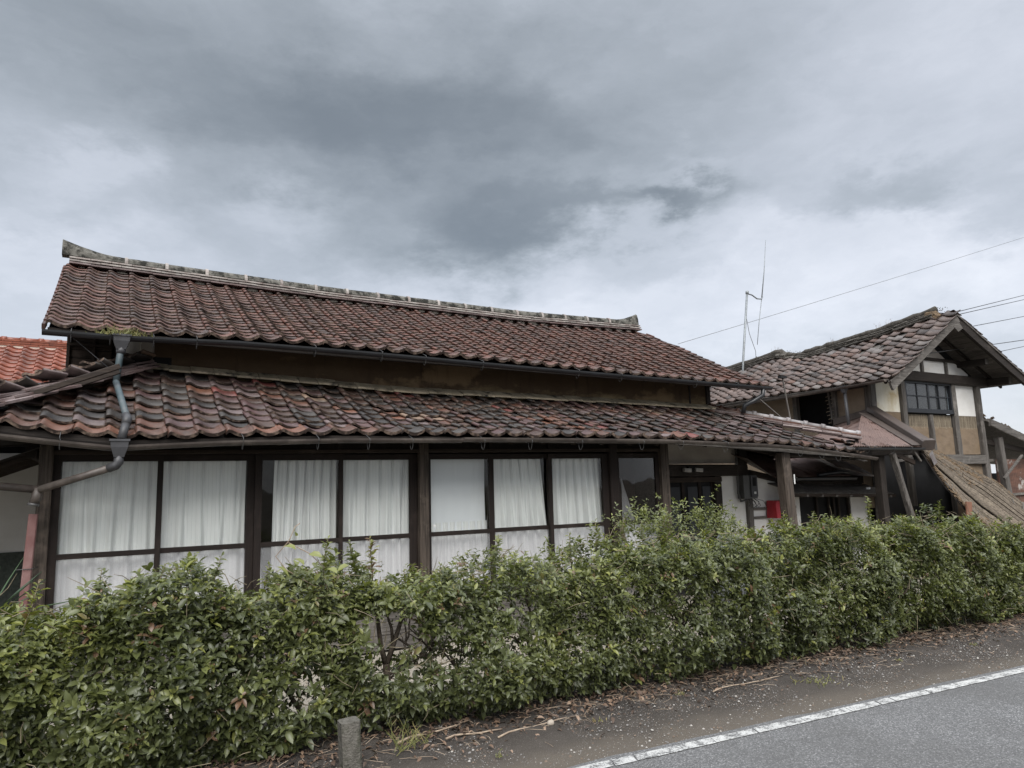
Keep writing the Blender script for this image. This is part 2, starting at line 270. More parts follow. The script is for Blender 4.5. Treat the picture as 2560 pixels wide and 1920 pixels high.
# ------------------------------------------------------------------ mesh helpers
WP = {}          # world position of each object (no parent is rotated)
def link(o, parent, loc):
    COL.objects.link(o); loc = V(loc)
    if parent is not None:
        o.parent = parent; o.location = loc - WP[parent.name]
    else: o.location = loc
    WP[o.name] = loc
    return o
def tag(o, label=None, cat=None, group=None, kind=None):
    if label: o['label'] = label
    if cat: o['category'] = cat
    if group: o['group'] = group
    if kind: o['kind'] = kind
    return o
def thing(name, loc, label, cat, group=None, parent=None):
    o = bpy.data.objects.new(name, None); o.empty_display_size = 0.2
    link(o, parent, loc); return tag(o, label, cat, group)
class MB:
    def __init__(s): s.v = []; s.f = []; s.m = []; s.sm = False; s.att = None
    def add(s, vs, fs, mi=0):
        k = len(s.v); s.v.extend([tuple(x) for x in vs]); s.f.extend([tuple(i + k for i in f) for f in fs]); s.m.extend([mi] * len(fs)); return s
    def box(s, a, b, mi=0):
        (x0, y0, z0), (x1, y1, z1) = a, b
        if x0 > x1: x0, x1 = x1, x0
        if y0 > y1: y0, y1 = y1, y0
        if z0 > z1: z0, z1 = z1, z0
        return s.add([(x0, y0, z0), (x1, y0, z0), (x1, y1, z0), (x0, y1, z0), (x0, y0, z1), (x1, y0, z1), (x1, y1, z1), (x0, y1, z1)],
                     [(0, 3, 2, 1), (4, 5, 6, 7), (0, 1, 5, 4), (1, 2, 6, 5), (2, 3, 7, 6), (3, 0, 4, 7)], mi)
    def beam(s, p0, p1, w, h, up=(0, 0, 1), n=1, jit=0.0, mi=0, taper=1.0):
        """box section from p0 to p1; w across, h along up; jit gives old wood its crooked edges"""
        p0 = V(p0); p1 = V(p1); d = (p1 - p0).normalized(); up = V(up)
        if abs(d.dot(up)) > 0.99: up = V((0, 1, 0))
        a = d.cross(up).normalized(); u = a.cross(d).normalized(); vs = []; fs = []
        ch = min(w, h) * 0.12
        for i in range(n + 1):
            q = i / n; p = p0.lerp(p1, q); k = 1 + (taper - 1) * q; ww = w / 2 * k; hh = h / 2 * k
            for (x, y) in ((-ww + ch, -hh), (ww - ch, -hh), (ww, -hh + ch), (ww, hh - ch), (ww - ch, hh), (-ww + ch, hh), (-ww, hh - ch), (-ww, -hh + ch)):
                vs.append(p + a * (x + rnd.uniform(-jit, jit)) + u * (y + rnd.uniform(-jit, jit)))
        for i in range(n):
            for j in range(8): fs.append((i * 8 + j, i * 8 + (j + 1) % 8, (i + 1) * 8 + (j + 1) % 8, (i + 1) * 8 + j))
        fs.append(tuple(range(7, -1, -1))); fs.append(tuple(n * 8 + j for j in range(8)))
        return s.add(vs, fs, mi)
    def tube(s, pts, r, seg=8, mi=0, half=False, cap=True):
        pts = [V(p) for p in pts]; rs = r if hasattr(r, '__len__') else [r] * len(pts)
        vs = []; fs = []; prev = None
        for i, p in enumerate(pts):
            d = (pts[min(i + 1, len(pts) - 1)] - pts[max(i - 1, 0)])
            d = d.normalized() if d.length > 1e-9 else V((0, 0, 1))
            if prev is None:
                a = d.cross(V((0, 0, 1)) if abs(d.z) < 0.95 else V((0, 1, 0))).normalized()
            else:
                a = (prev - d * prev.dot(d)).normalized()
            prev = a; b = d.cross(a)
            for j in range(seg):
                th = 2 * math.pi * j / seg
                vs.append(p + a * (math.cos(th) * rs[i]) + b * (math.sin(th) * rs[i]))
        for i in range(len(pts) - 1):
            for j in range(seg): fs.append((i * seg + j, i * seg + (j + 1) % seg, (i + 1) * seg + (j + 1) % seg, (i + 1) * seg + j))
        if cap: fs.append(tuple(range(seg - 1, -1, -1))); fs.append(tuple((len(pts) - 1) * seg + j for j in range(seg)))
        return s.add(vs, fs, mi)
    def sheet(s, P, nu, nv, thick=0.0, mi=0):
        """P(i/nu, j/nv) -> point; thick goes along -normal"""
        k = [[V(P(i / nu, j / nv)) for j in range(nv + 1)] for i in range(nu + 1)]
        vs = [p for r in k for p in r]; W_ = nv + 1
        fs = [(i * W_ + j, (i + 1) * W_ + j, (i + 1) * W_ + j + 1, i * W_ + j + 1) for i in range(nu) for j in range(nv)]
        if thick:
            n = (k[nu][0] - k[0][0]).cross(k[0][nv] - k[0][0]).normalized() * thick
            N = len(vs); vs += [p - n for p in vs]
            fs += [tuple(N + q for q in reversed(f)) for f in list(fs)]
            for i in range(nu):
                for j, fl in ((0, 0), (nv, 1)):
                    a, b = i * W_ + j, (i + 1) * W_ + j
                    fs.append((a, N + a, N + b, b) if not fl else (a, b, N + b, N + a))
            for j in range(nv):
                for i, fl in ((0, 1), (nu, 0)):
                    a, b = i * W_ + j, i * W_ + j + 1
                    fs.append((a, N + a, N + b, b) if not fl else (a, b, N + b, N + a))
        return s.add(vs, fs, mi)
    def build(s, name, mats, parent=None, smooth=False, loc=None):
        if not isinstance(mats, (list, tuple)): mats = [mats]
        a = np.array(s.v, float); c = (a.min(0) + a.max(0)) / 2 if loc is None else np.array(loc, float)
        me = bpy.data.meshes.new(name); me.from_pydata((a - c).tolist(), [], s.f)
        for m in mats: me.materials.append(m)
        if len(mats) > 1: me.polygons.foreach_set('material_index', s.m)
        if smooth: me.polygons.foreach_set('use_smooth', [True] * len(s.f))
        me.update()
        return link(bpy.data.objects.new(name, me), parent, c)
def obj_box(name, a, b, m, parent): return MB().box(a, b).build(name, m, parent)
def obj_beam(name, p0, p1, w, h, m, parent, **k): return MB().beam(p0, p1, w, h, **k).build(name, m, parent)
def obj_tube(name, pts, r, m, parent, seg=8, **k): return MB().tube(pts, r, seg, **k).build(name, m, parent, smooth=True)
def lerp(a, b, q): return a + (b - a) * q
def interp(x, tab):
    return float(np.interp(x, [a for a, _ in tab], [b for _, b in tab]))

# ---- pantile
TW, TE = 0.265, 0.21
PROF = [(0.0, 0.036), (0.05, 0.043), (0.13, 0.046), (0.20, 0.041), (0.30, 0.026), (0.44, 0.009), (0.60, 0.002), (0.78, 0.001), (0.92, 0.007), (1.04, 0.016)]
def tile_geo(w=TW, L=0.27, th=0.023, amp=1.12, tilt=0.031):
    """front (tail) edge at y=0, raised by the tile below; rises up-slope along +y"""
    n = len(PROF); vs = []
    for y, lift in ((0.0, tilt), (L, 0.0)):
        for u, h in PROF: vs.append((u * w, y + (0.012 * math.sin(u * 3.1) * (1 if y == 0 else 0)), h * amp + lift))
    for u, h in PROF: vs.append((u * w, 0.0 + 0.012 * math.sin(u * 3.1), h * amp + tilt - th))
    for u, h in PROF: vs.append((u * w, L, h * amp - th))
    fs = []; mi = []
    for i in range(n - 1):
        fs.append((i, i + 1, n + i + 1, n + i)); mi.append(0)
        fs.append((2 * n + i, 2 * n + i + 1, i + 1, i)); mi.append(1)
        fs.append((3 * n + i, 3 * n + i + 1, 2 * n + i + 1, 2 * n + i)); mi.append(0)
    fs.append((0, n, 3 * n, 2 * n)); mi.append(0)
    fs.append((n - 1, 2 * n + n - 1, 3 * n + n - 1, n + n - 1)); mi.append(0)
    return vs, fs, mi
TV, TF, TM = tile_geo()
TVn = np.array(TV)
_p = PROF; PROF = [(0.0, 0.020), (0.05, 0.038), (0.11, 0.047), (0.20, 0.038), (0.32, 0.020), (0.46, 0.006), (0.60, 0.000), (0.76, 0.005), (0.92, 0.022), (1.03, 0.040)]
EV, _, _ = tile_geo(th=0.036); PROF = _p; EVn = np.array(EV)      # eave tiles have a deeper, scalloped front
def tile_mesh(name, body, rim, TV=TV):
    me = bpy.data.meshes.new(name); me.from_pydata(TV, [], TF); me.materials.append(body); me.materials.append(rim)
    me.polygons.foreach_set('material_index', TM)
    me.polygons.foreach_set('use_smooth', [m == 0 for m in TM]); me.update(); return me
def lay_tiles(roof, S, cols, rows, mats, weights, rim, keep=lambda c, r, p: True, limit=300, jit=1.0, a_step=TW, u_step=TE, pick=None, name='tile', drop=0.0, sizes=1.0):
    """S(a, u) -> point on the roof for metres across and metres up the slope; nearest `limit` are objects, the rest one mesh"""
    meshes = [tile_mesh(roof.name + '_tile', m, rim) for m in mats]; emeshes = [tile_mesh(roof.name + '_eave_tile', m, rim, EV) for m in mats]
    items = []
    for c in cols:
        for r in rows:
            a0, u0 = c * a_step, r * u_step
            p = S(a0, u0); pm = S(a0 + a_step / 2, u0 + u_step / 2)
            if not keep(c, r, pm): continue
            if drop and rnd.random() < drop: continue
            av = (S(a0 + a_step, u0) - p).normalized(); uv = (S(a0, u0 + u_step) - p).normalized(); nv = av.cross(uv).normalized(); uv = nv.cross(av)
            rot = Matrix((av, uv, nv)).transposed()
            j = jit
            rot = rot @ Matrix.Rotation(rnd.gauss(0, 0.012) * j, 3, 'Z') @ Matrix.Rotation(rnd.gauss(0, 0.010) * j, 3, 'Y') @ Matrix.Rotation(rnd.gauss(0, 0.012) * j, 3, 'X')
            if rnd.random() < 0.02: rot = rot @ Matrix.Rotation(rnd.uniform(-.06, .06), 3, 'Z'); p = p - uv * rnd.uniform(.01, .04)
            p = p + av * rnd.gauss(0, 0.003) * j + uv * rnd.gauss(0, 0.005) * j + nv * (abs(rnd.gauss(0, 0.003)) * j)
            k = pick(c, r) if pick else None
            if k is None: k = rnd.choices(range(len(mats)), weights)[0]
            items.append(((p - V((0, 0, EYE))).length, p, rot, k, r == rows[0]))
    items.sort(key=lambda q: q[0])
    rp = WP[roof.name]
    for _, p, rot, k, ev in items[:limit]:
        o = bpy.data.objects.new(name, (emeshes if ev else meshes)[k]); COL.objects.link(o); o.parent = roof
        m4 = rot.to_4x4(); m4.translation = p - rp; o.matrix_local = m4
    rest = items[limit:]
    if rest:
        mb = MB(); nm = len(mats)
        for _, p, rot, k, ev in rest:
            R = np.array(rot); vs = (EVn if ev else TVn) @ R.T + np.array(p)
            kk = len(mb.v); mb.v.extend(map(tuple, vs)); mb.f.extend([tuple(i + kk for i in f_) for f_ in TF]); mb.m.extend([k if q == 0 else nm for q in TM])
        o = mb.build(name + '_field', list(mats) + [rim], roof); o['kind'] = 'stuff'
        o.data.polygons.foreach_set('use_smooth', [m != nm for m in mb.m])
    return items

# ------------------------------------------------------------------ ground, road
def gz(x, y):
    k = min(1, max(0, (y - 5.5) / 1.4)); k = k * k * (3 - 2 * k)
    return -0.012 - 0.24 * k
def ground():
    xs = list(np.arange(-8, 24, 0.25)); xs = [-600, -200, -60, -20] + xs + [30, 60, 200, 600]
    ys = list(np.arange(2.4, 8.0, 0.16)); ys = [-600, -200, -60, -12, 0] + ys + [9, 12, 20, 60, 200, 700]
    mb = MB(); vs = []
    for x in xs:
        for y in ys:
            z = gz(x, y)
            if 2.6 < y < 7.9 and -8 < x < 24 and y > redge(x) + 0.3:
                z += 0.022 * (noise.noise(V((x * 1.7, y * 1.7, 0)))) + 0.012 * noise.noise(V((x * 6, y * 6, 2)))
                if y < 5.4: z = min(z, 0.004)
            vs.append((x, y, z))
    n = len(ys); fs = [(i * n + j, (i + 1) * n + j, (i + 1) * n + j + 1, i * n + j + 1) for i in range(len(xs) - 1) for j in range(n - 1)]
    mb.add(vs, fs); return mb
RE = [(-60, 7.82), (60, -0.10)]
def redge(x): return interp(x, RE)
def ground_mat():
    m = bpy.data.materials.new('verge_and_yard'); m.use_nodes = True; t = NT(m.node_tree)
    P = t.n('ShaderNodeNewGeometry').outputs['Position']; s = t.n('ShaderNodeSeparateXYZ'); t.link(P, s.inputs[0])
    n1 = t.noise(P, 3.0, 6, 0.6).outputs['Fac']; n2 = t.noise(P, 160, 3, 0.7).outputs['Fac']; n3 = t.noise(P, 0.9, 5, 0.6).outputs['Fac']
    dark = t.mix(t.ramp(n1, [(0.35, 0.0), (0.65, 1.0)]), (0.030, 0.026, 0.023), (0.058, 0.050, 0.043))
    sandy = (0.115, 0.098, 0.078)
    # sand washed against the asphalt edge
    yy = t.math('ADD', t.math('ADD', s.outputs[1], t.math('MULTIPLY', s.outputs[0], 0.085)), t.math('MULTIPLY', t.math('SUBTRACT', n1, 0.5), 0.7))
    k = t.ramp(t.math('DIVIDE', yy, 6.0), [(0.670, 0.75), (0.700, 0.62), (0.735, 0.15), (0.80, 0.0)])
    c = t.mix(k, dark, sandy)
    c = t.mix(t.ramp(n2, [(0.58, 0.0), (0.68, 0.7)]), c, (0.21, 0.195, 0.175))
    yard = t.mix(t.ramp(t.noise(P, 60, 4, 0.7).outputs['Fac'], [(0.4, 0.0), (0.6, 1.0)]), (0.22, 0.195, 0.16), (0.34, 0.31, 0.26))
    c = t.mix(t.ramp(t.math('DIVIDE', s.outputs[1], 10.0), [(0.60, 0.0), (0.68, 1.0)]), c, yard)
    b = t.n('ShaderNodeBsdfPrincipled'); t.link(c, b.inputs['Base Color']); b.inputs['Roughness'].default_value = 0.95; b.inputs['Specular IOR Level'].default_value = 0.2
    bn = t.n('ShaderNodeBump'); bn.inputs['Strength'].default_value = 0.8; bn.inputs['Distance'].default_value = 0.008
    t.link(t.math('ADD', n2, t.noise(P, 45, 4, 0.7).outputs['Fac']), bn.inputs['Height']); t.link(bn.outputs[0], b.inputs['Normal'])
    o = t.n('ShaderNodeOutputMaterial'); t.link(b.outputs[0], o.inputs[0]); return m
tag(ground().build('ground', ground_mat(), None, loc=(0, 0, 0)), kind='structure')
def asphalt_mat(paint):
    m = bpy.data.materials.new('asphalt' if not paint else 'worn_white_line'); m.use_nodes = True; t = NT(m.node_tree)
    P = t.n('ShaderNodeNewGeometry').outputs['Position']
    v = t.n('ShaderNodeTexVoronoi'); v.inputs['Scale'].default_value = 130; t.link(P, v.inputs['Vector'])
    n1 = t.noise(P, 0.8, 7, 0.65).outputs['Fac']; n2 = t.noise(P, 90, 4, 0.75).outputs['Fac']
    sv = t.n('ShaderNodeSeparateColor'); t.link(v.outputs['Color'], sv.inputs[0])
    c = t.ramp(sv.outputs[0], [(0.0, (0.070, 0.070, 0.070)), (0.5, (0.110, 0.110, 0.110)), (0.85, (0.165, 0.164, 0.162)), (1.0, (0.29, 0.288, 0.285))])
    c = t.mix(t.ramp(n1, [(0.35, 0.0), (0.62, 0.6)]), c, (0.078, 0.076, 0.073))
    if paint:
        w = t.noise(t.vm('MULTIPLY', P, (9, 9, 9)), 1.0, 8, 0.75).outputs['Fac']
        k = t.ramp(t.math('MULTIPLY_ADD', n2, 0.5, t.math('MULTIPLY', w, 0.6)), [(0.525, 0.92), (0.61, 0.0)])
        c = t.mix(k, c, t.mix(n1, (0.36, 0.36, 0.345), (0.56, 0.56, 0.54)))
    b = t.n('ShaderNodeBsdfPrincipled'); t.link(c, b.inputs['Base Color']); b.inputs['Roughness'].default_value = 0.85; b.inputs['Specular IOR Level'].default_value = 0.35
    bn = t.n('ShaderNodeBump'); bn.inputs['Strength'].default_value = 0.9; bn.inputs['Distance'].default_value = 0.005
    t.link(v.outputs['Distance'], bn.inputs['Height']); t.link(bn.outputs[0], b.inputs['Normal'])
    o = t.n('ShaderNodeOutputMaterial'); t.link(b.outputs[0], o.inputs[0]); return m
rx = [-60, -30, -15] + list(np.arange(-8, 25, 0.12)) + [30, 40, 60]
mb = MB(); vs = []
for x in rx:
    e = redge(x) + 0.10 + 0.03 * noise.noise(V((x * 2.3, 0, 5))) + 0.015 * noise.noise(V((x * 11, 0, 9)))
    vs += [(x, e, 0.0), (x, e + 0.006, -0.03), (x, redge(x) - 5.6, 0.0), (x, redge(x) - 5.6, -0.05)]
fs = []
for i in range(len(rx) - 1):
    a, b = i * 4, i * 4 + 4
    fs += [(a + 2, b + 2, b, a), (a, b, b + 1, a + 1), (a + 3, b + 3, b + 2, a + 2)]
mb.add(vs, fs); tag(mb.build('road', asphalt_mat(False), None, loc=(0, 0, 0)), kind='structure')
mb = MB(); M_line = asphalt_mat(True)
lx = [x for x in rx if -30 <= x <= 40]
# the line is cracked across into short lengths; each crack is a real gap, skewed as in worn paint
seg = []; x = -8.0
while x < 24:
    L = rnd.uniform(0.12, 0.5) if x < 6.5 else 1.2
    seg.append((x, min(24, x + L))); x += L + (rnd.choice([0.004, 0.006, 0.012]) if x < 6.5 else 0.004)
for (a, b) in seg:
    n = max(1, int((b - a) / 0.12)); vs = []
    sk = 0.035
    for i in range(n + 1):
        xx = lerp(a, b, i / n)
        for w in (0.044, -0.044):
            vs.append((xx + sk * (1 if w > 0 else 0), redge(xx) + w + rnd.uniform(-0.004, 0.004), 0.005))
    mb.add(vs, [(2 * i + 1, 2 * i + 3, 2 * i + 2, 2 * i) for i in range(n)])
tag(mb.build('edge_line', M_line, None, loc=(0, 0, 0)), kind='structure')

# ------------------------------------------------------------------ MAIN HOUSE
house = thing('main_house', (4.8, 9.0, -0.25), 'long single storey farmhouse with two tiers of brown pantiles behind the hedge', 'house')
# --- upper roof
UE = [(-0.62, 3.44), (0.2, 3.43), (1.65, 3.45), (2.4, 3.44), (4.3, 3.41), (6.6, 3.35), (8.2, 3.31), (10.2, 3.28)]
UR = [(-0.62, 4.97), (3.0, 4.84), (7.0, 4.78), (10.1, 4.84)]
UY0, UY1 = 8.83, 11.9
ULEN = math.hypot(UY1 - UY0, 1.48)
def S_up(a, u):
    x = -0.60 + a; q = u / ULEN
    return V((x, lerp(UY0, UY1, q), lerp(interp(x, UE), interp(x, UR), q) - 0.035 * math.sin(math.pi * min(1, max(0, q))) - 0.02))
up = thing('upper_roof', (4.8, 10.4, 4.1), None, None, parent=house)
MB().sheet(lambda i, j: S_up(0.02 + i * 10.62, 0.03 + j * (ULEN - 0.05)) - V((0, 0, 0.05)), 60, 12, 0.02).build('roof_deck', [M_tar], up)
MB().sheet(lambda i, j: V((-0.58 + i * 10.65, lerp(UY1, 15.0, j), lerp(interp(-0.58 + i * 10.65, UR), 3.4, j) - 0.02)), 8, 3, 0.04).build('rear_slope', [UP[3]], up)
def pick_up(c, r): return None
lay_tiles(up, S_up, range(0, 41), range(0, 19), UP, [4, 3, 3, 1.2], RIM, keep=lambda c, r, p: not (c >= 40 and r > 14), jit=1.0, u_step=0.1755)
# verge tiles on both gable edges (turned down)
for side, x0 in (('l', -0.60), ('r', 10.13)):
    for r in range(16):
        p = S_up(x0 + 0.60, r * TE); q = S_up(x0 + 0.60, r * TE + 0.25)
        sg = -1 if side == 'l' else 1
        obj_beam('verge_tile', p + V((sg * 0.015, 0, 0.008)), q + V((sg * 0.015, 0, -0.012)), 0.035, 0.06, rnd.choice(UP[:3]), up)
# gable walls of the upper storey and side boards
for x, m in ((0.02, M_mudG), (9.46, M_mud)):
    MB().add([(x, 9.6, 2.6), (x, 14.3, 2.6), (x, 14.3, 3.4), (x, 11.9, 4.62), (x, 9.6, 3.55)], [(0, 1, 2, 3, 4)]).build('gable_wall', m, house)
# main ridge: two courses of flat tiles, a plastered cap with joints, horns at the ends
ridge = thing('main_ridge', (4.7, UY1, 5.0), None, None, parent=up)
def rz(x): return interp(x, [(-0.62, 4.97), (3, 4.855), (7, 4.80), (9.9, 4.86)])
x = -0.55; i = 0
for course, (w, zo, off, m) in enumerate(((0.38, 0.024, 0.0, M_noshi), (0.33, 0.070, 0.13, M_ridge2), (0.28, 0.116, 0.0, M_ridge2))):
    x = -0.56 - off * 0
    first = True
    while x < 9.85:
        L = (0.14 if first and off else 0.27) + rnd.uniform(-0.01, 0.01); first = False
        x1 = min(x + L, 9.88); jz = rnd.uniform(-0.004, 0.004)
        # sloping flat tile: pair of shallow wings joined as one low roof shape
        z0, z1 = rz(x) + zo + jz, rz(x1) + zo + jz; mb = MB()
        pr = [(-w / 2, -0.035), (-w / 2, -0.012), (0, 0.026), (w / 2, -0.012), (w / 2, -0.035)]
        vs = [(xx, UY1 + y, zz + h) for xx, zz in ((x, z0), (x1 - 0.004, z1)) for y, h in pr]
        mb.add(vs, [(0, 1, 2, 3, 4), (9, 8, 7, 6, 5)] + [(k, 5 + k, 5 + (k + 1) % 5, (k + 1) % 5) for k in range(5)])
        mb.build('ridge_tile', m, ridge); x = x1
def horn(x): return 0.15 * max(0, (0.05 - x) / 0.71) ** 1.6 + 0.15 * max(0, (x - 9.35) / 0.53) ** 1.6
pts = np.concatenate([np.linspace(-0.66, 0.3, 10), np.arange(0.5, 9.0, 0.28), np.linspace(9.15, 9.88, 8)])
mb = MB(); vs = []; n = 7
for x in pts:
    hh = 0.098 + horn(x); zc = rz(x) + 0.160 + rnd.uniform(-0.003, 0.003)
    for k in range(n):
        th = math.pi * k / (n - 1); vs.append((x, UY1 - math.cos(th) * 0.085, zc - 0.03 + math.sin(th) * hh))
fs = [(i * n + k, (i + 1) * n + k, (i + 1) * n + k + 1, i * n + k + 1) for i in range(len(pts) - 1) for k in range(n - 1)]
fs += [tuple(range(n)), tuple((len(pts) - 1) * n + k for k in reversed(range(n)))]
fs += [((i + 1) * n, i * n, i * n + n - 1, (i + 1) * n + n - 1) for i in range(len(pts) - 1)]
mb.add(vs, fs).build('ridge_cap', M_ridge, ridge, smooth=False)
for x in np.arange(0.16, 9.4, 0.56):
    x += rnd.uniform(-0.02, 0.02); zc = rz(x) + 0.162; vs = []
    for dx in (-0.022, 0.022):
        for k in range(9):
            th = math.pi * k / 8; vs.append((x + dx, UY1 - math.cos(th) * 0.098, zc - 0.04 + math.sin(th) * 0.116))
    MB().add(vs, [(k, k + 9, k + 10, k + 1) for k in range(8)] + [tuple(range(8, -1, -1)), tuple(range(9, 18))]).build('ridge_joint', M_ridge2, ridge)
# eave underside: rafters and boards
for k in range(23):
    x = -0.35 + k * 0.465
    obj_beam('rafter', S_up(x + 0.6, 0.10) - V((0, 0, 0.085)), S_up(x + 0.6, 0.95) - V((0, 0, 0.085)), 0.05, 0.06, BW['Y'], up)
obj_beam('eave_board', (-0.58, 8.87, 3.395), (10.1, 8.87, 3.235), 0.025, 0.07, DW['X'], up, n=12, jit=0.004)
# --- upper wall band
def zt(x): return interp(x, [(-0.4, 3.16), (0.45, 3.10), (3.6, 2.95), (7.0, 2.92), (9.46, 2.88), (11, 2.86)])
MB().add([(0.47, 9.5, 2.6), (9.46, 9.5, 2.6), (9.46, 9.5, 3.50), (0.47, 9.5, 3.64)], [(0, 1, 2, 3)]).build('upper_wall', M_mud, house)
obj_box('wall_post', (9.40, 9.47, 2.8), (9.49, 9.56, 3.5), DW['Z'], house)
obj_box('wall_post', (9.0, 9.485, 2.85), (9.03, 9.53, 3.5), DW['Z'], house)
obj_box('wall_vent', (0.46, 9.485, 3.12), (0.66, 9.52, 3.28), M_black, house)
# white plastered corner (curved) and grey return at the left end of the band
mb = MB(); vs = []
for z in (2.95, 3.15, 3.35, 3.62):
    for k in range(9):
        th = math.pi * (0.02 + 0.96 * k / 8); w = 0.125 + 0.012 * math.cos(z * 9)
        vs.append((0.20 - math.cos(th) * w, 9.62 - math.sin(th) * 0.12, z))
mb.add(vs, [(i * 9 + k, i * 9 + k + 1, i * 9 + k + 10, i * 9 + k + 9) for i in range(3) for k in range(8)])
mb.build('plaster_corner', M_white, house, smooth=True)
obj_box('corner_return', (0.33, 9.52, 2.8), (0.47, 9.56, 3.7), M_grey_pl, house)
# slatted wooden shutter box at the far left
shut = thing('board_wall', (-0.2, 9.75, 3.3), None, None, parent=house)
for i in range(7):
    z = 3.02 + i * 0.098
    obj_beam('board', (-0.44, 9.78, z), (0.10, 9.78, z + rnd.uniform(-0.003, 0.003)), 0.02, 0.092, BW['X'], shut, up=(0, 0, 1))
for x in (-0.42, -0.16, 0.055):
    obj_beam('batten', (x, 9.75, 2.95), (x, 9.75, 3.68), 0.03, 0.035, BW['Z'], shut)
for z in (3.03, 3.42): obj_beam('batten', (-0.44, 9.745, z), (0.09, 9.745, z), 0.03, 0.03, BW['X'], shut)
obj_beam('base_rail', (-0.44, 9.7, 2.96), (0.12, 9.7, 2.99), 0.07, 0.09, DW['X'], shut)
MB().add([(-0.44, 9.80, 2.6), (0.2, 9.80, 2.6), (0.2, 9.80, 3.9), (-0.44, 9.80, 3.9)], [(0, 1, 2, 3)]).build('board_wall_back', M_black, house)

# --- lower roof (skirt with hips)
LE = [(-1.8, 2.44), (-0.81, 2.29), (-0.56, 2.25), (-0.29, 2.215), (0.0, 2.19), (0.24, 2.18), (1.04, 2.21), (2.1, 2.245), (3.4, 2.25), (5.0, 2.25), (7.06, 2.235), (8.66, 2.19), (9.55, 2.15), (10.4, 2.09), (11.4, 2.00)]
LY0, LY1 = 7.68, 9.46
LLEN = math.hypot(LY1 - LY0, 0.76)
LX0 = -1.6
def S_lo(a, u):
    x = LX0 + a; q = u / LLEN
    z = lerp(interp(x, LE), zt(x), q) + 0.012 * math.sin(x * 2.1) * q * (1 - q) * 2
    z += -0.03 * math.sin(math.pi * min(1, max(0, q)))
    return V((x, lerp(LY0, LY1, q), z - 0.015))
low = thing('lower_roof', (4.8, 8.6, 2.5), None, None, parent=house)
def keep_lo(c, r, p):
    q = (p.y - LY0) / (LY1 - LY0)
    return p.x > -1.40 + 1.55 * q + 0.05 and p.x < 11.15 - 1.55 * q
def pick_lo(c, r):
    x = LX0 + c * TW
    if r == 0 and x < 1.6: return 1 if rnd.random() < 0.75 else 0
    n1 = noise.noise(V((c * 0.35, r * 0.5, 3.3)))
    if x > 7.8: return rnd.choices([2, 3, 4, 5, 7, 0], [3, 2.0, 2, 3, 3, 1])[0]
    if n1 > 0.22: return rnd.choices([4, 7, 5], [3, 2, 2])[0]
    return None
lay_tiles(low, S_lo, range(0, 48), range(0, 9), LO, [3.0, 0.5, 3.8, 0.9, 2.6, 5.5, 0.5, 2.2, 0.2], RIM, keep=keep_lo, pick=pick_lo, jit=1.9)
# deck
def deck(i, j):
    q = 0.02 + j * 0.97; x = lerp(-1.5 + 1.75 * q, 11.2 - 1.75 * q, i); p = S_lo(x - LX0, q * LLEN); return p - V((0, 0, 0.05))
MB().sheet(deck, 60, 8, 0.02).build('roof_deck', M_tar, low)
# side skirts beyond the hips
MB().add([(-1.55, 7.7, 2.36), (-1.6, 14, 2.3), (0.2, 14, 3.05), (0.2, 9.5, 3.08)], [(0, 3, 2, 1)]).build('side_slope', LO[5], low)
MB().add([(11.25, 7.7, 1.98), (9.46, 9.5, 2.84), (9.46, 12, 2.84), (11.25, 12, 2.05)], [(0, 3, 2, 1)]).build('side_slope', LO[5], low)
# flashing course under the upper wall
x = 0.36
while x < 9.5:
    L = 0.255 + rnd.uniform(-0.015, 0.02); z0, z1 = zt(x), zt(x + L); jz = rnd.uniform(-0.006, 0.006)
    a0 = V((x, 9.32, z0 + 0.028 + jz)); a1 = V((x + L - 0.006, 9.32, z1 + 0.028 + jz + rnd.uniform(-0.006, 0.004)))
    b0 = V((x, 9.49, z0 + 0.110 + jz)); b1 = V((x + L - 0.006, 9.49, z1 + 0.110 + jz)); dnn = V((0, 0.004, -0.022))
    MB().add([a0, a1, b1, b0, a0 + dnn, a1 + dnn, b1 + dnn, b0 + dnn], [(0, 1, 2, 3), (4, 5, 1, 0), (5, 6, 2, 1), (7, 4, 0, 3), (7, 6, 5, 4)]).build('flashing_tile', M_flash, low)
    x += L
# left hip: courses of long flat tiles with loose pantiles lying on top
hipL = thing('hip_ridge', (-0.6, 8.6, 2.8), None, None, parent=low)
HL0, HL1 = V((-1.15, 7.75, 2.37)), V((0.36, 9.40, 3.12))
def hipzl(q): return HL0.lerp(HL1, q)
def flat_course(H0, H1, parent, offs, zo, w, m, L=0.29, th=0.026, name='hip_tile', jit=1.0, lay=(0, 1)):
    d = (H1 - H0); n = int(d.length / L); sd = V((d.y, -d.x, 0)).normalized()
    for i in range(n):
        q0, q1 = (i + 0.02) / n, (i + 1.0) / n
        if q0 < lay[0] or q1 > lay[1]: continue
        p0 = H0.lerp(H1, q0) + sd * offs + V((0, 0, zo + 0.012 + rnd.uniform(-0.004, 0.004) * jit)); p1 = H0.lerp(H1, q1) + sd * offs + V((0, 0, zo + rnd.uniform(-0.004, 0.004) * jit))
        MB().beam(p0, p1, w, th, n=1, jit=0.004 * jit).build(name, m, parent)
for k, (of, zo, w, m) in enumerate(((0.02, 0.02, 0.42, M_noshi), (0.0, 0.050, 0.36, M_noshi), (0.0, 0.080, 0.28, M_noshi))):
    flat_course(HL0 + (HL1 - HL0) * 0.05 * (k % 2), HL1, hipL, of, zo, w, m)
LTm = [tile_mesh('loose_tile_mesh', m, RIM) for m in (LO[7], LO[3], LO[8], LO[0], LO[4])]
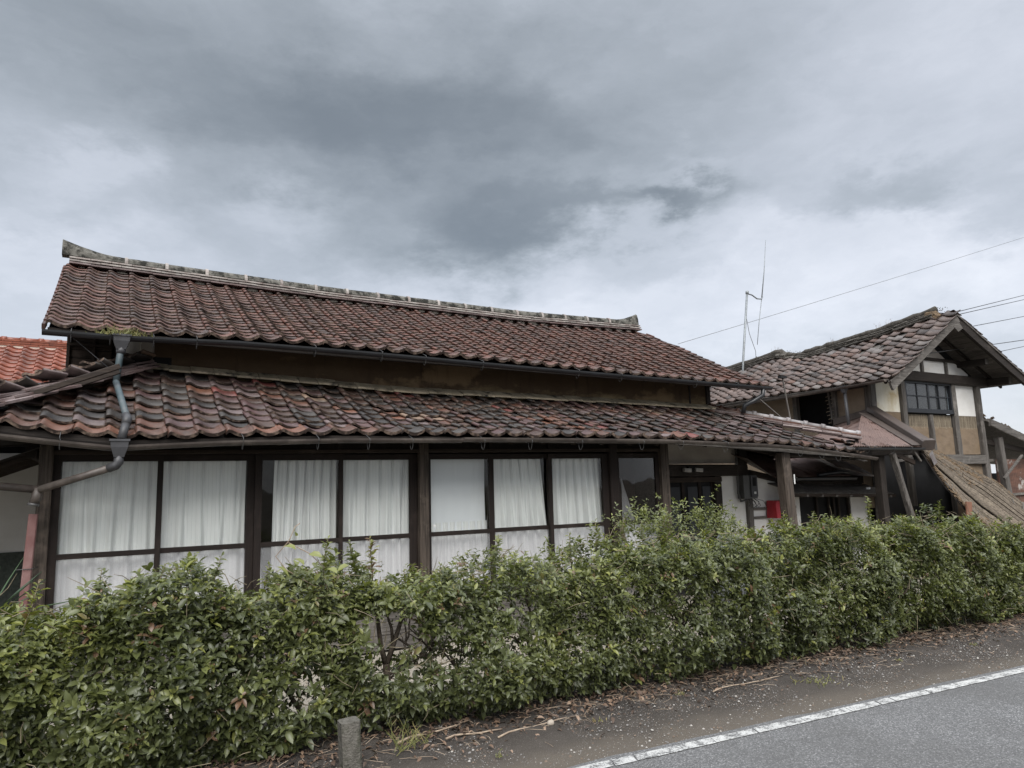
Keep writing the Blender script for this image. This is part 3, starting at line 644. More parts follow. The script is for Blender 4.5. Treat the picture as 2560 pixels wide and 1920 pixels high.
for (q, sx, dzz, yaw, k) in ((0.92, 0.02, 0.13, 28, 2), (0.90, 0.0, 0.10, 24, 4), (0.80, -0.02, 0.105, 30, 4), (0.71, -0.05, 0.11, 26, 0), (0.66, -0.06, 0.085, 35, 0),
                              (0.47, -0.05, 0.115, 50, 3), (0.40, -0.04, 0.11, 15, 1), (0.27, -0.04, 0.11, 40, 0), (0.52, 0.0, 0.10, 10, 1), (0.18, -0.02, 0.1, 30, 1)):
    p = hipzl(q); o = bpy.data.objects.new('loose_tile', LTm[k]); COL.objects.link(o); o.parent = hipL
    m4 = (Matrix.Rotation(math.radians(yaw - 60), 3, 'Z') @ Matrix.Rotation(math.radians(rnd.uniform(-8, 10)), 3, 'X') @ Matrix.Rotation(math.radians(-14), 3, 'Y')).to_4x4()
    m4.translation = p + V((sx - 0.14, 0.0, dzz)) - WP[hipL.name]; o.matrix_local = m4
# right hip: flat courses and pale round caps with collars
hipR = thing('hip_ridge', (10.3, 8.6, 2.55), None, None, parent=low)
HR0, HR1 = V((11.32, 7.86, 2.24)), V((9.42, 9.52, 2.86))
for k, (of, zo, w) in enumerate(((0, 0.02, 0.34), (0, 0.05, 0.30), (0, 0.08, 0.25))):
    flat_course(HR0, HR1, hipR, of, zo, w, M_noshi if k < 2 else LO[0], th=0.026)
d = HR1 - HR0; n = 9
for i in range(n):
    p0 = HR0.lerp(HR1, i / n) + V((0, 0, 0.115)); p1 = HR0.lerp(HR1, (i + 1) / n) + V((0, 0, 0.115))
    if i >= 7: m = LO[0]
    else: m = M_hipwhite
    mb = MB(); mb.tube([p0, p1], [0.047, 0.043], 10); mb.tube([p0 - d.normalized() * 0.005, p0 + d.normalized() * 0.06], 0.064, 10)
    mb.build('hip_cap', m, hipR, smooth=True)
# broken end tiles at the right corner of the eave
for (x, y, z, yaw, k) in ((11.0, 7.84, 2.14, -20, 4), (11.22, 7.92, 2.17, -28, 0), (10.9, 7.95, 2.2, -15, 3), (11.25, 7.8, 2.12, -38, 4)):
    o = bpy.data.objects.new('loose_tile', LTm[k]); COL.objects.link(o); o.parent = hipR
    m4 = (Matrix.Rotation(math.radians(yaw), 3, 'Z') @ Matrix.Rotation(math.radians(14), 3, 'X') @ Matrix.Rotation(math.radians(6), 3, 'Y')).to_4x4(); m4.translation = V((x, y, z)) - WP[hipR.name]; o.matrix_local = m4
for i in range(9):
    p = V((10.75 + 0.07 * i, 7.78 + rnd.uniform(0, .05), 1.99 - 0.012 * i)); obj_beam('roof_board', p, p + V((0.42 + rnd.uniform(-.08, .08), 0.55, 0.10)), 0.075, 0.012, GW['Y'], low, n=3, jit=0.006)
# rafters under the front eave and on the left side
for k in range(27):
    x = -1.2 + k * 0.465
    u0 = 0.08 + rnd.uniform(-0.02, 0.02)
    obj_beam('rafter', S_lo(x - LX0, u0) - V((0, 0, 0.085)), S_lo(x - LX0, 1.0) - V((0, 0, 0.085)), 0.045, 0.06, BW['Y'], low)
for k in range(16):
    y = 8.1 + k * 0.33
    obj_beam('side_rafter', (-1.5, y, 2.24), (0.1, y, 2.93), 0.045, 0.055, BW['X'], low)
obj_beam('eave_board', (-1.5, 7.73, 2.345), (0.2, 7.73, 2.135), 0.02, 0.06, DW['X'], low, n=4)
obj_beam('eave_board', (0.2, 7.73, 2.135), (2.1, 7.73, 2.20), 0.02, 0.06, DW['X'], low, n=4)
obj_beam('eave_board', (2.1, 7.73, 2.20), (7.0, 7.73, 2.19), 0.02, 0.06, DW['X'], low, n=6)
obj_beam('eave_board', (7.0, 7.73, 2.19), (11.1, 7.73, 1.98), 0.02, 0.06, GW['X'], low, n=8, jit=0.01)

# --- facade: posts, beams, windows
FY = 8.4
def post(x0, x1, y0, z0, z1, m=None, name='post', top=None): 
    return MB().beam(((x0 + x1) / 2, y0 + 0.06, z0), ((x0 + x1) / 2 + (top or 0), y0 + 0.06, z1), x1 - x0, 0.12, up=(0, 1, 0), n=6, jit=0.003).build(name, m or PW['Z'], house)
post(-0.55, -0.43, FY - 0.07, -0.22, 2.16)
post(3.40, 3.52, FY - 0.07, -0.22, 2.2)
post(6.32, 6.46, FY - 0.06, -0.22, 2.2, SW['Z'])
post(7.27, 7.42, FY - 0.07, -0.22, 2.2)
obj_beam('lintel', (-0.43, FY - 0.02, 2.085), (7.27, FY - 0.02, 2.115), 0.06, 0.045, BW['X'], house, n=14, jit=0.002)
obj_beam('head_beam', (-0.6, FY + 0.05, 2.235), (7.4, FY + 0.05, 2.26), 0.12, 0.12, DW['X'], house, n=10, jit=0.003)
obj_box('frieze_board', (-0.5, FY + 0.02, 2.1), (7.3, FY + 0.04, 2.2), DW['X'], house)
for x in (1.46, 2.42, 4.42, 5.34, 6.39, 0.52): obj_box('short_strut', (x - 0.035, FY - 0.02, 2.13), (x + 0.035, FY + 0.02, 2.24), DW['Z'], house)
obj_beam('sill', (-0.5, FY - 0.02, 0.335), (7.3, FY - 0.02, 0.335), 0.11, 0.075, DW['X'], house, n=10, jit=0.002)
# grey boards below the sill
bd = thing('skirting', (3.4, FY + 0.03, 0.0), None, None, parent=house)
for i in range(6):
    z = 0.25 - i * 0.088
    for (a, b) in ((-0.45, 1.5), (1.51, 3.39), (3.53, 5.3), (5.31, 7.28)):
        obj_beam('plank', (a, FY + 0.02 - 0.004 * (i % 2), z), (b, FY + 0.02, z + rnd.uniform(-0.004, 0.004)), 0.02, 0.084, GW['X'], bd, n=4, jit=0.002)
MB().box((-0.5, FY + 0.05, -0.3), (7.3, FY + 0.07, 0.3)).build('skirting_back', M_black, house)
for x in (-0.5, 0.95, 2.4, 3.45, 4.9, 6.35): obj_box('footing_stone', (x - 0.13, FY - 0.16, -0.28), (x + 0.13, FY + 0.1, -0.2), M_conc, house)
# windows: stiles, rails, panes
def sash(x0, x1, ls, rs, rail=1.045, yoff=0.0, lower=M_frost, upper=M_glass):
    y = FY + 0.02 + yoff
    w = thing('window', ((x0 + x1) / 2, y, 1.2), None, None, parent=house)
    def fr(nm, a, b, m): obj_box(nm, a, b, m, w)
    fr('stile', (x0, y - 0.018, 0.375), (x0 + ls, y + 0.018, 2.062), SW['Z']); fr('stile', (x1 - rs, y - 0.018, 0.375), (x1, y + 0.018, 2.062), SW['Z'])
    fr('top_rail', (x0 + ls, y - 0.016, 1.995), (x1 - rs, y + 0.016, 2.062), SW['X']); fr('middle_rail', (x0 + ls, y - 0.016, rail), (x1 - rs, y + 0.016, rail + 0.052), SW['X'])
    fr('bottom_rail', (x0 + ls, y - 0.016, 0.375), (x1 - rs, y + 0.016, 0.46), SW['X'])
    fr('pane', (x0 + ls, y - 0.002, rail + 0.052), (x1 - rs, y + 0.001, 1.995), upper); fr('pane', (x0 + ls, y - 0.002, 0.46), (x1 - rs, y + 0.001, rail), lower)
    return w
sash(-0.43, 0.55, 0.07, 0.055); sash(0.50, 1.47, 0.05, 0.08, yoff=0.045)
sash(1.47, 2.46, 0.075, 0.05); sash(2.40, 3.40, 0.055, 0.095, yoff=0.045)
sash(3.52, 4.46, 0.05, 0.07); sash(4.39, 5.37, 0.065, 0.05, yoff=0.045); sash(5.31, 6.32, 0.06, 0.10)
sash(6.46, 7.27, 0.06, 0.07, upper=glass_mat('bare_window_glass', tint=(0.7, 0.7, 0.7), wav=0.25, refl=0.05), lower=M_frost)
# dim veranda room behind the glass
room = MB().box((-0.6, 9.30, 0.3), (7.3, 9.34, 2.3)); room.build('inner_wall', M_inter, house)
MB().box((-0.5, 8.47, 0.32), (7.3, 9.3, 0.35)).build('veranda_floor', BW['X'], house)
MB().box((-0.5, 8.47, 2.2), (7.3, 9.3, 2.22)).build('veranda_ceiling', M_inter, house)
MB().box((-0.52, 8.47, 0.3), (-0.50, 9.3, 2.2)).build('veranda_end', M_inter, house); MB().box((7.28, 8.47, -0.25), (7.30, 9.3, 2.25)).build('veranda_end', M_inter, house)
MB().box((6.75, 9.0, 0.3), (7.9, 9.04, 2.3)).build('reflection_panel', mat('brown_reflection_panel', (0.11, 0.075, 0.055), 0.8, (0.07, 0.05, 0.04), (3, 3, 2)), house)  # brown panel added to stand in for the opposite house's reflection
# curtains hang from the rail inside
def curtain(xt0, xt1, xb0, xb1, pleats, label, seed, amp=0.022, m=None, cat='curtain', zt_=2.045, zb=0.40, group='white curtains behind the veranda glass'):
    r = random.Random(seed); nx = 90; nz = 14; vs = []; uv = []
    ph = [r.uniform(0, 6.28) for _ in range(4)]
    for j in range(nz + 1):
        q = j / nz; z = lerp(zt_, zb, q)
        for i in range(nx + 1):
            u = i / nx; x = lerp(lerp(xt0, xt1, u), lerp(xb0, xb1, u), q)
            s = (u * pleats) % 1.0
            top = -math.exp(-((s - 0.5) / 0.09) ** 2) * 2.6
            bot = math.sin(u * pleats * 6.283 + ph[0] + 0.6 * math.sin(u * 7 + ph[1])) + 0.5 * math.sin(u * pleats * 11.0 + ph[2] + q * 0.8)
            k = min(1, q * 1.8)
            y = 8.575 - 2.1 * amp * (lerp(0.6 + top, bot, k) * (0.75 + 0.45 * q))
            vs.append((x + 0.004 * math.sin(ph[3] + q * 5 + u * 9), y, z)); uv.append((u * abs(xb1 - xb0), q))
    mb = MB(); fs = [(j * (nx + 1) + i, (j + 1) * (nx + 1) + i, (j + 1) * (nx + 1) + i + 1, j * (nx + 1) + i + 1) for j in range(nz) for i in range(nx)]
    mb.add(vs, fs); o = mb.build('curtain', m or M_curt, None, smooth=True)
    ul = o.data.uv_layers.new(name='UVMap'); li = np.zeros(len(o.data.loops), int); o.data.loops.foreach_get('vertex_index', li)
    ul.data.foreach_set('uv', np.array(uv)[li].ravel())
    return tag(o, label, cat, group)
curtain(-0.36, 0.52, -0.37, 0.52, 6, 'white striped curtain in the first window from the corner post at left', 1, 0.012)
curtain(0.53, 1.40, 0.53, 1.40, 5, 'white striped curtain in the second window from the left corner post', 2, 0.013)
curtain(1.71, 2.42, 1.66, 2.42, 7, 'white curtain drawn back beside the narrow black gap of the third window', 3, 0.022)
curtain(2.43, 3.36, 2.43, 3.36, 6, 'white curtain left of the thick weathered central post', 4, 0.018)
curtain(4.46, 5.27, 4.46, 5.46, 6, 'white curtain with a slanting right edge, second window right of the central post', 6, 0.022)
curtain(5.42, 6.26, 5.42, 6.34, 7, 'white curtain bunched at its right edge in the window before the narrow brown post', 7, 0.024)
curtain(3.54, 4.42, 3.54, 4.42, 9, 'white curtain showing below the plain blind, right of the central post', 8, 0.016, zt_=1.2)
curtain(3.54, 4.41, 3.54, 4.41, 3, 'plain smooth white blind filling the pane right of the central post', 5, 0.0015, m=M_blind, cat='blind', zb=1.06)
o = curtain(1.53, 1.545, 1.53, 1.60, 1, 'narrow sliver of white curtain left of the black gap in the third window', 9, 0.004)
o = curtain(6.68, 6.69, 6.68, 7.14, 2, 'small triangle of white curtain pulled aside in the dark right window', 10, 0.006, zt_=1.70)
obj_box('sticker', (3.60, FY + 0.012, 1.165), (3.635, FY + 0.0165, 1.185), M_paper, house)

# --- left side wing: white wall, dark base
MB().box((-6.0, 10.0, 1.05), (-0.45, 10.1, 2.16)).build('side_wall', M_white, house)
MB().box((-6.0, 9.985, -0.3), (-0.45, 10.1, 1.05)).build('side_wall_base', M_blackpl, house)
MB().box((-6.0, 10.12, 2.1), (-0.3, 10.16, 3.0)).build('side_gap_filler', M_black, house)  # black filler added to close the bright sky gap under the side eave
obj_beam('eave_beam', (-0.62, 8.45, 2.10), (-0.62, 10.1, 2.10), 0.10, 0.13, DW['Y'], house)
obj_beam('eave_beam', (-0.95, 8.45, 2.20), (-0.3, 8.45, 2.24), 0.12, 0.13, DW['X'], house)
for k in range(12):
    y = 8.55 + k * 0.15; obj_beam('side_rafter', (-2.6, y, 1.27), (-0.52, y, 2.10), 0.035, 0.045, BW['X'], house)
MB().add([(-2.7, 8.3, 1.26), (-0.5, 8.3, 2.15), (-0.5, 10.4, 2.15), (-2.7, 10.4, 1.26)], [(0, 1, 2, 3)]).build('side_eave_board', M_tar, house)
# --- entrance: recessed white wall, dark door, side posts
EY = 9.3
en = thing('entrance', (9.0, EY, 0.5), None, None, parent=house)
MB().box((7.42, 8.46, -0.25), (7.50, 9.3, 2.25)).build('porch_side_wall', M_mudG, en)
MB().box((7.42, EY + 0.02, 1.93), (9.9, EY + 0.09, 2.45)).build('upper_plaster', M_grey_pl, en)
obj_beam('lintel_beam', (7.42, EY - 0.02, 1.83), (10.05, EY - 0.02, 1.80), 0.10, 0.20, DW['X'], en, n=6, jit=0.003)
obj_beam('door_head', (7.42, EY - 0.03, 1.665), (9.40, EY - 0.03, 1.655), 0.07, 0.085, BW['X'], en)
MB().box((7.42, EY + 0.03, 1.6), (9.4, EY + 0.05, 1.75)).build('transom_board', DW['X'], en)
door = thing('door', (8.8, EY, 0.7), None, None, parent=en)
obj_box('door_leaf', (8.22, EY + 0.02, -0.2), (9.24, EY + 0.045, 1.62), M_black, door)
MBlk = mat('dark_blue_door_paint', (0.018, 0.021, 0.026), 0.5)
for (a, b) in ((8.26, 8.48), (8.66, 8.88), (9.0, 9.2)):
    obj_box('door_panel', (a, EY + 0.006, -0.1), (b, EY + 0.018, 1.54), MBlk, door)
for x in (8.24, 8.55, 8.93, 9.22): obj_box('door_stile', (x - 0.03, EY - 0.005, -0.2), (x + 0.03, EY + 0.02, 1.62), SW['Z'], door)
post(9.24, 9.40, EY - 0.06, -0.2, 1.72, DW['Z'])
post(9.86, 10.06, EY - 0.06, 1.86, 2.5, DW['Z'])
MB().box((9.40, EY + 0.02, 0.62), (11.45, EY + 0.06, 1.74)).build('lower_plaster', M_white, en)
MB().box((9.40, EY + 0.01, -0.25), (11.45, EY + 0.07, 0.62)).build('plaster_base', M_blackpl, en)
obj_beam('brace_beam', (10.1, EY - 0.03, 1.76), (11.5, EY - 0.03, 1.50), 0.08, 0.10, DW['X'], en)
obj_box('thin_label', (9.33, EY - 0.06, 0.88), (9.385, EY - 0.055, 1.04), M_paper, en)
# rail frame right of the meter
post(10.02, 10.14, EY - 0.06, -0.2, 1.35, GW['Z'])
for z in (1.11, 0.955): obj_beam('wall_rail', (10.14, EY - 0.01, z), (11.3, EY - 0.01, z), 0.03, 0.045, GW['X'], en)
# porch posts under the lower roof corner
MB().beam((9.46, 7.86, -0.22), (9.34, 7.86, 2.04), 0.19, 0.18, up=(0, 1, 0), n=8, jit=0.006).build('porch_post', PW['Z'], house)
obj_beam('porch_beam', (9.2, 7.95, 2.06), (11.2, 7.95, 1.97), 0.12, 0.12, DW['X'], house, n=8, jit=0.004)
obj_beam('porch_beam', (9.32, 7.86, 2.06), (9.6, 9.3, 2.3), 0.11, 0.14, DW['Y'], house)
obj_box('thermometer_strip', (9.455, 7.76, 1.55), (9.475, 7.77, 1.70), M_paper, house)
# boarding of the damaged porch ceiling with ragged edge
mb = MB(); 
for i in range(12):
    x = 9.6 + i * 0.12; y1 = 8.85 - rnd.uniform(0, 0.35); 
    mb.beam((x, 8.0, 2.13 - 0.02 * i * 0.3), (x + 0.02, y1, 2.55 - 0.02 * i), 0.115, 0.01)
mb.build('porch_ceiling', M_tar, house)

# --- gutters
def gutter(pts, r, m, parent, name='gutter', ends=True):
    """open half-round channel along pts (nearly horizontal)"""
    n = 9; vs = []; pts = [V(p) for p in pts]
    for i, p in enumerate(pts):
        d = (pts[min(i + 1, len(pts) - 1)] - pts[max(i - 1, 0)]).normalized(); s = d.cross(V((0, 0, 1))).normalized()
        for rr in (r, r - 0.006):
            for k in range(n):
                th = math.pi * k / (n - 1); vs.append(p + s * (math.cos(th) * rr) - V((0, 0, math.sin(th) * rr)))
    fs = []
    N = 2 * n
    for i in range(len(pts) - 1):
        for k in range(n - 1):
            a, b = i * N + k, (i + 1) * N + k
            fs.append((a, a + 1, b + 1, b)); fs.append((a + n, b + n, b + n + 1, a + n + 1))
        for k in (0, n - 1):
            a, b = i * N + k, (i + 1) * N + k; fs.append((a, b, b + n, a + n))
    for i in (0, len(pts) - 1): fs.append(tuple(i * N + k for k in range(n)))
    mb = MB(); mb.add(vs, fs); return mb.build(name, m, parent, smooth=False)
def hook(p, r, parent, drop=0.05):
    p = V(p); pts = [p + V((0, 0.1, 0.07)), p + V((0, -r - 0.004, 0.012)), p + V((0, -r - 0.006, -0.02))]
    for k in range(7):
        th = math.pi * k / 6; pts.append(p + V((0.0, -math.cos(th) * (r * 0.9), -0.02 - math.sin(th) * (r + drop * 0.6))))
    pts.append(p + V((0, 0.12, 0.0)))
    return obj_tube('gutter_hook', pts, 0.0035, M_hook, parent, seg=4)
ug = thing('upper_gutter', (4.6, 8.76, 3.33), None, None, parent=house)
UG = [(-0.62, 8.76, 3.375), (0.2, 8.76, 3.365), (1.3, 8.76, 3.395), (3.0, 8.76, 3.375), (5.1, 8.76, 3.325), (7.5, 8.76, 3.285), (9.95, 8.76, 3.25), (10.25, 8.76, 3.245)]
gutter(UG, 0.055, M_gutter, ug)
for x in (-0.36, 0.0, 0.42, 0.86, 2.2, 3.05, 3.65, 4.5, 6.1, 6.9, 8.45, 9.4): hook((x, 8.76, interp(x, [(a, c) for a, b, c in UG])), 0.055, ug, 0.055)
lg = thing('lower_gutter', (4.6, 7.6, 2.15), None, None, parent=house)
LG = [(-1.6, 7.6, 2.30), (-0.79, 7.6, 2.205), (-0.3, 7.6, 2.145), (0.06, 7.6, 2.105)]
LG2 = [(0.17, 7.6, 2.11), (1.0, 7.6, 2.155), (2.2, 7.6, 2.19), (3.62, 7.6, 2.20)]
LG3 = [(3.64, 7.595, 2.212), (5.0, 7.6, 2.215), (6.62, 7.6, 2.215), (8.57, 7.6, 2.165), (9.4, 7.6, 2.125), (10.2, 7.59, 2.055), (10.9, 7.57, 1.985), (11.25, 7.55, 1.945)]
for g in (LG, LG2, LG3): gutter(g, 0.05, M_gutbr, lg)
for x in (-0.35, 1.2, 1.95, 2.5, 3.0, 3.9, 4.55, 5.3, 6.3, 7.0): hook((x, 7.6, 2.175), 0.05, lg, 0.055)
for x in (7.85, 9.45, 9.95, 10.35): hook((x, 7.6, interp(x, [(a, c) for a, b, c in LG3]) - 0.02), 0.055, lg, 0.09)
def hopper(c, w, h, m, parent):
    x, y, z = c; vs = []
    for (zz, k) in ((z, 1.0), (z - 0.02, 1.0), (z - 0.02, 0.88), (z - h * 0.45, 0.82), (z - h * 0.9, 0.55), (z - h, 0.5)):
        for (a, b) in ((-1, -1), (1, -1), (1, 1), (-1, 1)): vs.append((x + a * w / 2 * k, y + b * w / 2 * k * 0.9, zz))
    fs = [(i * 4 + j, i * 4 + (j + 1) % 4, (i + 1) * 4 + (j + 1) % 4, (i + 1) * 4 + j) for i in range(5) for j in range(4)] + [(0, 1, 2, 3), (20, 21, 22, 23)]
    return MB().add(vs, fs).build('hopper', m, parent)
hopper((0.11, 8.75, 3.375), 0.185, 0.16, M_hopper, ug)
hopper((0.12, 7.60, 2.165), 0.17, 0.165, M_hopper, lg)
dp = thing('downpipe', (0.1, 8.2, 2.7), None, None, parent=house)
obj_tube('pipe_length', [(0.11, 8.75, 3.23), (0.10, 8.74, 3.14), (0.075, 8.68, 2.84)], 0.034, M_pipe, dp, 12)
obj_tube('pipe_joint', [(0.11, 8.75, 3.235), (0.108, 8.75, 3.17)], 0.047, M_hopper, dp, 12)
obj_tube('pipe_length', [(0.075, 8.68, 2.85), (0.085, 8.55, 2.80), (0.17, 7.72, 2.39)], 0.032, M_pipe, dp, 12)
obj_tube('pipe_elbow', [(0.165, 7.75, 2.40), (0.175, 7.69, 2.365), (0.165, 7.65, 2.31)], 0.042, M_hopper, dp, 12)
obj_tube('pipe_length', [(0.168, 7.66, 2.33), (0.135, 7.60, 2.17)], 0.038, M_hopper, dp, 12)
obj_tube('pipe_elbow', [(0.12, 7.6, 2.01), (0.12, 7.6, 1.955), (0.10, 7.6, 1.925), (0.04, 7.63, 1.90)], 0.042, M_hopper, dp, 12)
obj_tube('pipe_length', [(0.06, 7.62, 1.905), (-0.50, 8.0, 1.725)], 0.035, M_gutbr, dp, 12)
obj_tube('pipe_length', [(-1.6, 8.05, 1.86), (-0.52, 8.02, 1.725)], 0.036, M_gutbr, dp, 12)
obj_tube('pipe_elbow', [(-0.52, 8.02, 1.74), (-0.525, 8.02, 1.66), (-0.545, 8.03, 1.59)], 0.042, M_gutbr, dp, 12)
obj_tube('pipe_joint', [(-0.545, 8.03, 1.60), (-0.55, 8.03, 1.575)], 0.048, M_hook, dp, 12)
MB().beam((-0.62, 8.18, -0.2), (-0.55, 8.18, 1.50), 0.075, 0.075, up=(0, 1, 0)).build('lower_downpipe', M_redpipe, house)
obj_tube('wire_tie', [(-0.66, 8.13, 1.0), (-0.54, 8.13, 1.0), (-0.50, 8.3, 1.0)], 0.004, M_hook, house, 4)
obj_tube('right_downpipe', [(10.05, 8.76, 3.235), (10.05, 8.77, 3.10), (9.90, 8.85, 3.0), (9.78, 8.95, 2.93), (9.76, 8.98, 2.8)], 0.04, M_gutter, house, 10)
obj_tube('eave_wire', [(-0.42, 9.0, 3.42), (0.06, 8.6, 2.93)], 0.003, M_wire, house, 4)

# --- small things on the entrance wall (own things)
mtr = thing('electric_meter', (10.0, EY - 0.1, 1.5), 'grey electric meter box on the wall left of the red mailbox', 'meter box')
obj_box('meter_case', (9.84, EY - 0.14, 1.30), (10.17, EY + 0.015, 1.71), M_meter, mtr)
obj_box('meter_cover', (10.0, EY - 0.165, 1.33), (10.16, EY - 0.142, 1.70), M_hopper, mtr)
obj_box('meter_window', (10.04, EY - 0.172, 1.52), (10.12, EY - 0.167, 1.67), M_black, mtr)
obj_box('meter_label', (10.06, EY - 0.170, 1.38), (10.11, EY - 0.166, 1.42), M_paper, mtr)
obj_tube('conduit', [(9.80, EY - 0.05, 2.3), (9.80, EY - 0.05, 1.95), (9.79, EY - 0.05, 1.40), (9.83, EY - 0.06, 1.26), (9.95, EY - 0.08, 1.28)], 0.02, M_meter, mtr, 8)
for k in range(6):
    x = 9.98 + k * 0.035; obj_tube('loose_wire', [(x, EY - 0.08, 1.30), (x + rnd.uniform(-.05, .1), EY - 0.12, 1.24), (x + rnd.uniform(0, .15), EY - 0.10, 1.20 - rnd.uniform(0, .05)), (x + 0.06, EY - 0.08, 1.14)], 0.005, M_wire, mtr, 4)
obj_tube('loose_wire', [(10.2, EY - 0.08, 1.29), (10.35, EY - 0.1, 1.25), (10.45, EY - 0.08, 1.15)], 0.004, M_wire, mtr, 4)
rb = thing('red_mailbox', (10.7, EY - 0.2, 1.0), 'red box with a black opening on the wall beside the porch post', 'mailbox')
MB().add([(10.50, EY - 0.26, 0.94), (10.98, EY - 0.26, 0.94), (10.96, EY - 0.20, 1.24), (10.54, EY - 0.20, 1.24), (10.50, EY - 0.02, 0.94), (10.98, EY - 0.02, 0.94), (10.98, EY - 0.02, 1.25), (10.52, EY - 0.02, 1.25)],
         [(0, 1, 2, 3), (4, 7, 6, 5), (0, 3, 7, 4), (1, 5, 6, 2), (3, 2, 6, 7), (0, 4, 5, 1)]).build('box_body', M_red, rb)
MB().add([(10.66, EY - 0.268, 0.95), (10.97, EY - 0.268, 0.95), (10.96, EY - 0.238, 1.12), (10.68, EY - 0.238, 1.12)], [(0, 1, 2, 3)]).build('opening', M_black, rb)
obj_box('lid_edge', (10.53, EY - 0.225, 1.205), (10.97, EY - 0.208, 1.222), M_red, rb)
lampt = thing('wall_lamp', (8.68, EY - 0.1, 1.8), 'twin white glass wall lamp on the dark beam over the entrance door', 'lamp')
obj_box('lamp_base', (8.60, EY - 0.11, 1.79), (8.76, EY - 0.07, 1.88), M_black, lampt)
for x in (8.56, 8.82):
    MB().beam((x - 0.08, EY - 0.12, 1.825), (x + 0.07, EY - 0.12, 1.815), 0.06, 0.065).build('lamp_shade', M_lampw, lampt)

# ------------------------------------------------------------------ ORANGE-TILED HOUSE behind, left
oh = thing('neighbour_house', (-1.8, 17, -0.25), 'house with glossy orange pantiled roof just behind the farmhouse at far left', 'house')
OW = 0.27; OY0, OY1 = 14.2, 16.5
def S_or(a, u):
    q = u / 2.62; return V((-3.3 + a, lerp(OY0, OY1, q), lerp(3.25, 4.50, q)))
oroof = thing('roof', (-2.2, 15.5, 3.9), None, None, parent=oh)
lay_tiles(oroof, S_or, range(0, 10), range(0, 13), ORM, [1, 1], ORIM, jit=0.7)
MB().sheet(lambda i, j: S_or(i * 2.7, j * 2.7) - V((0, 0, 0.03)), 4, 4, -0.03).build('roof_deck', M_tar, oroof)
MB().sheet(lambda i, j: V((-3.3 + 2.7 * i, lerp(16.7, 19, j), lerp(4.6, 3.4, j))), 2, 2, 0.04).build('rear_slope', ORM[0], oroof)
M_orp = mat('orange_ridge_plaster', (0.60, 0.50, 0.42), 0.9)
MB().box((-3.3, 16.46, 4.42), (-0.66, 16.54, 4.55)).build('ridge_mortar', M_orp, oroof)
for cz, w, off in ((4.56, 0.30, 0), (4.605, 0.27, 0.13), (4.65, 0.24, 0)):
    x = -3.3 - off
    while x < -0.72:
        x1 = min(x + 0.30, -0.64); obj_box('ridge_tile', (x, 16.6 - w / 2, cz - 0.016 + rnd.uniform(-.002, .002)), (x1 - 0.006, 16.6 + w / 2, cz + 0.018), ORM[rnd.randrange(2)], oroof); x = x1
        if x1 >= -0.65: break
x = -3.3
while x < -0.9:
    mb = MB(); mb.tube([(x, 16.6, 4.675), (x + 0.30, 16.6, 4.675)], 0.055, 10); mb.tube([(x - 0.02, 16.6, 4.675), (x + 0.07, 16.6, 4.675)], 0.068, 10); mb.build('ridge_cap', ORM[0], oroof, smooth=True); x += 0.30
MB().box((-0.80, 16.45, 4.3), (-0.62, 16.75, 4.56)).build('ridge_end', ORM[0], oroof)
MB().box((-3.2, 14.8, -0.25), (-0.7, 18.6, 3.5)).build('wall', M_white, oh)

# ------------------------------------------------------------------ STOREHOUSE at right
sh = thing('storehouse', (15.5, 11.5, -0.25), 'old two storey gabled storehouse of plaster and timber with a sagging tiled roof', 'storehouse')
GY = 9.1
def zridge(y): return interp(y, [(8.3, 5.0), (8.6, 5.03), (9.1, 4.96), (10.0, 4.83), (11.6, 4.70), (12.0, 4.66), (12.9, 4.83), (14.3, 4.68), (15.6, 4.62)])
SLX0, SLX1 = 13.05, 15.5
def S_st(a, u):
    y = 15.4 - a; q = u / 2.88; dip = -0.04 * math.sin(q * math.pi) * math.sin((y - 8) * 1.3) - 0.03 * math.sin(q * math.pi)
    return V((lerp(SLX0, SLX1, q), y, lerp(3.46, zridge(y) - 0.03, q) + dip))
sr = thing('roof', (14.3, 12, 4.3), None, None, parent=sh)
lay_tiles(sr, S_st, range(0, 27), range(0, 14), ST, [4, 4, 1.6, 0.9, 0.8], RIM, jit=2.6, keep=lambda c, r, p: (c, r) not in ((20, 9), (21, 10), (14, 4), (23, 11), (22, 9), (13, 3)))
MB().sheet(lambda i, j: S_st(i * 7.05, j * 2.85) - V((0, 0, 0.03)), 16, 6, -0.035).build('roof_deck', GW['Y'], sr)
def S_sr(a, u):
    y = 8.33 + a; q = u / 3.1; return V((lerp(18.35, 15.62, q), y, lerp(3.68, zridge(y) - 0.03, q)))
rr = thing('rear_roof', (17, 12, 4.2), None, None, parent=sh)
lay_tiles(rr, S_sr, range(0, 27), range(0, 15), ST, [4, 4, 1.6, 0.9, 0.8], RIM, jit=1.8, limit=15, name='tile')
MB().sheet(lambda i, j: S_sr(i * 7.0, j * 3.1) - V((0, 0, 0.03)), 16, 6, -0.035).build('roof_deck', GW['Y'], rr)
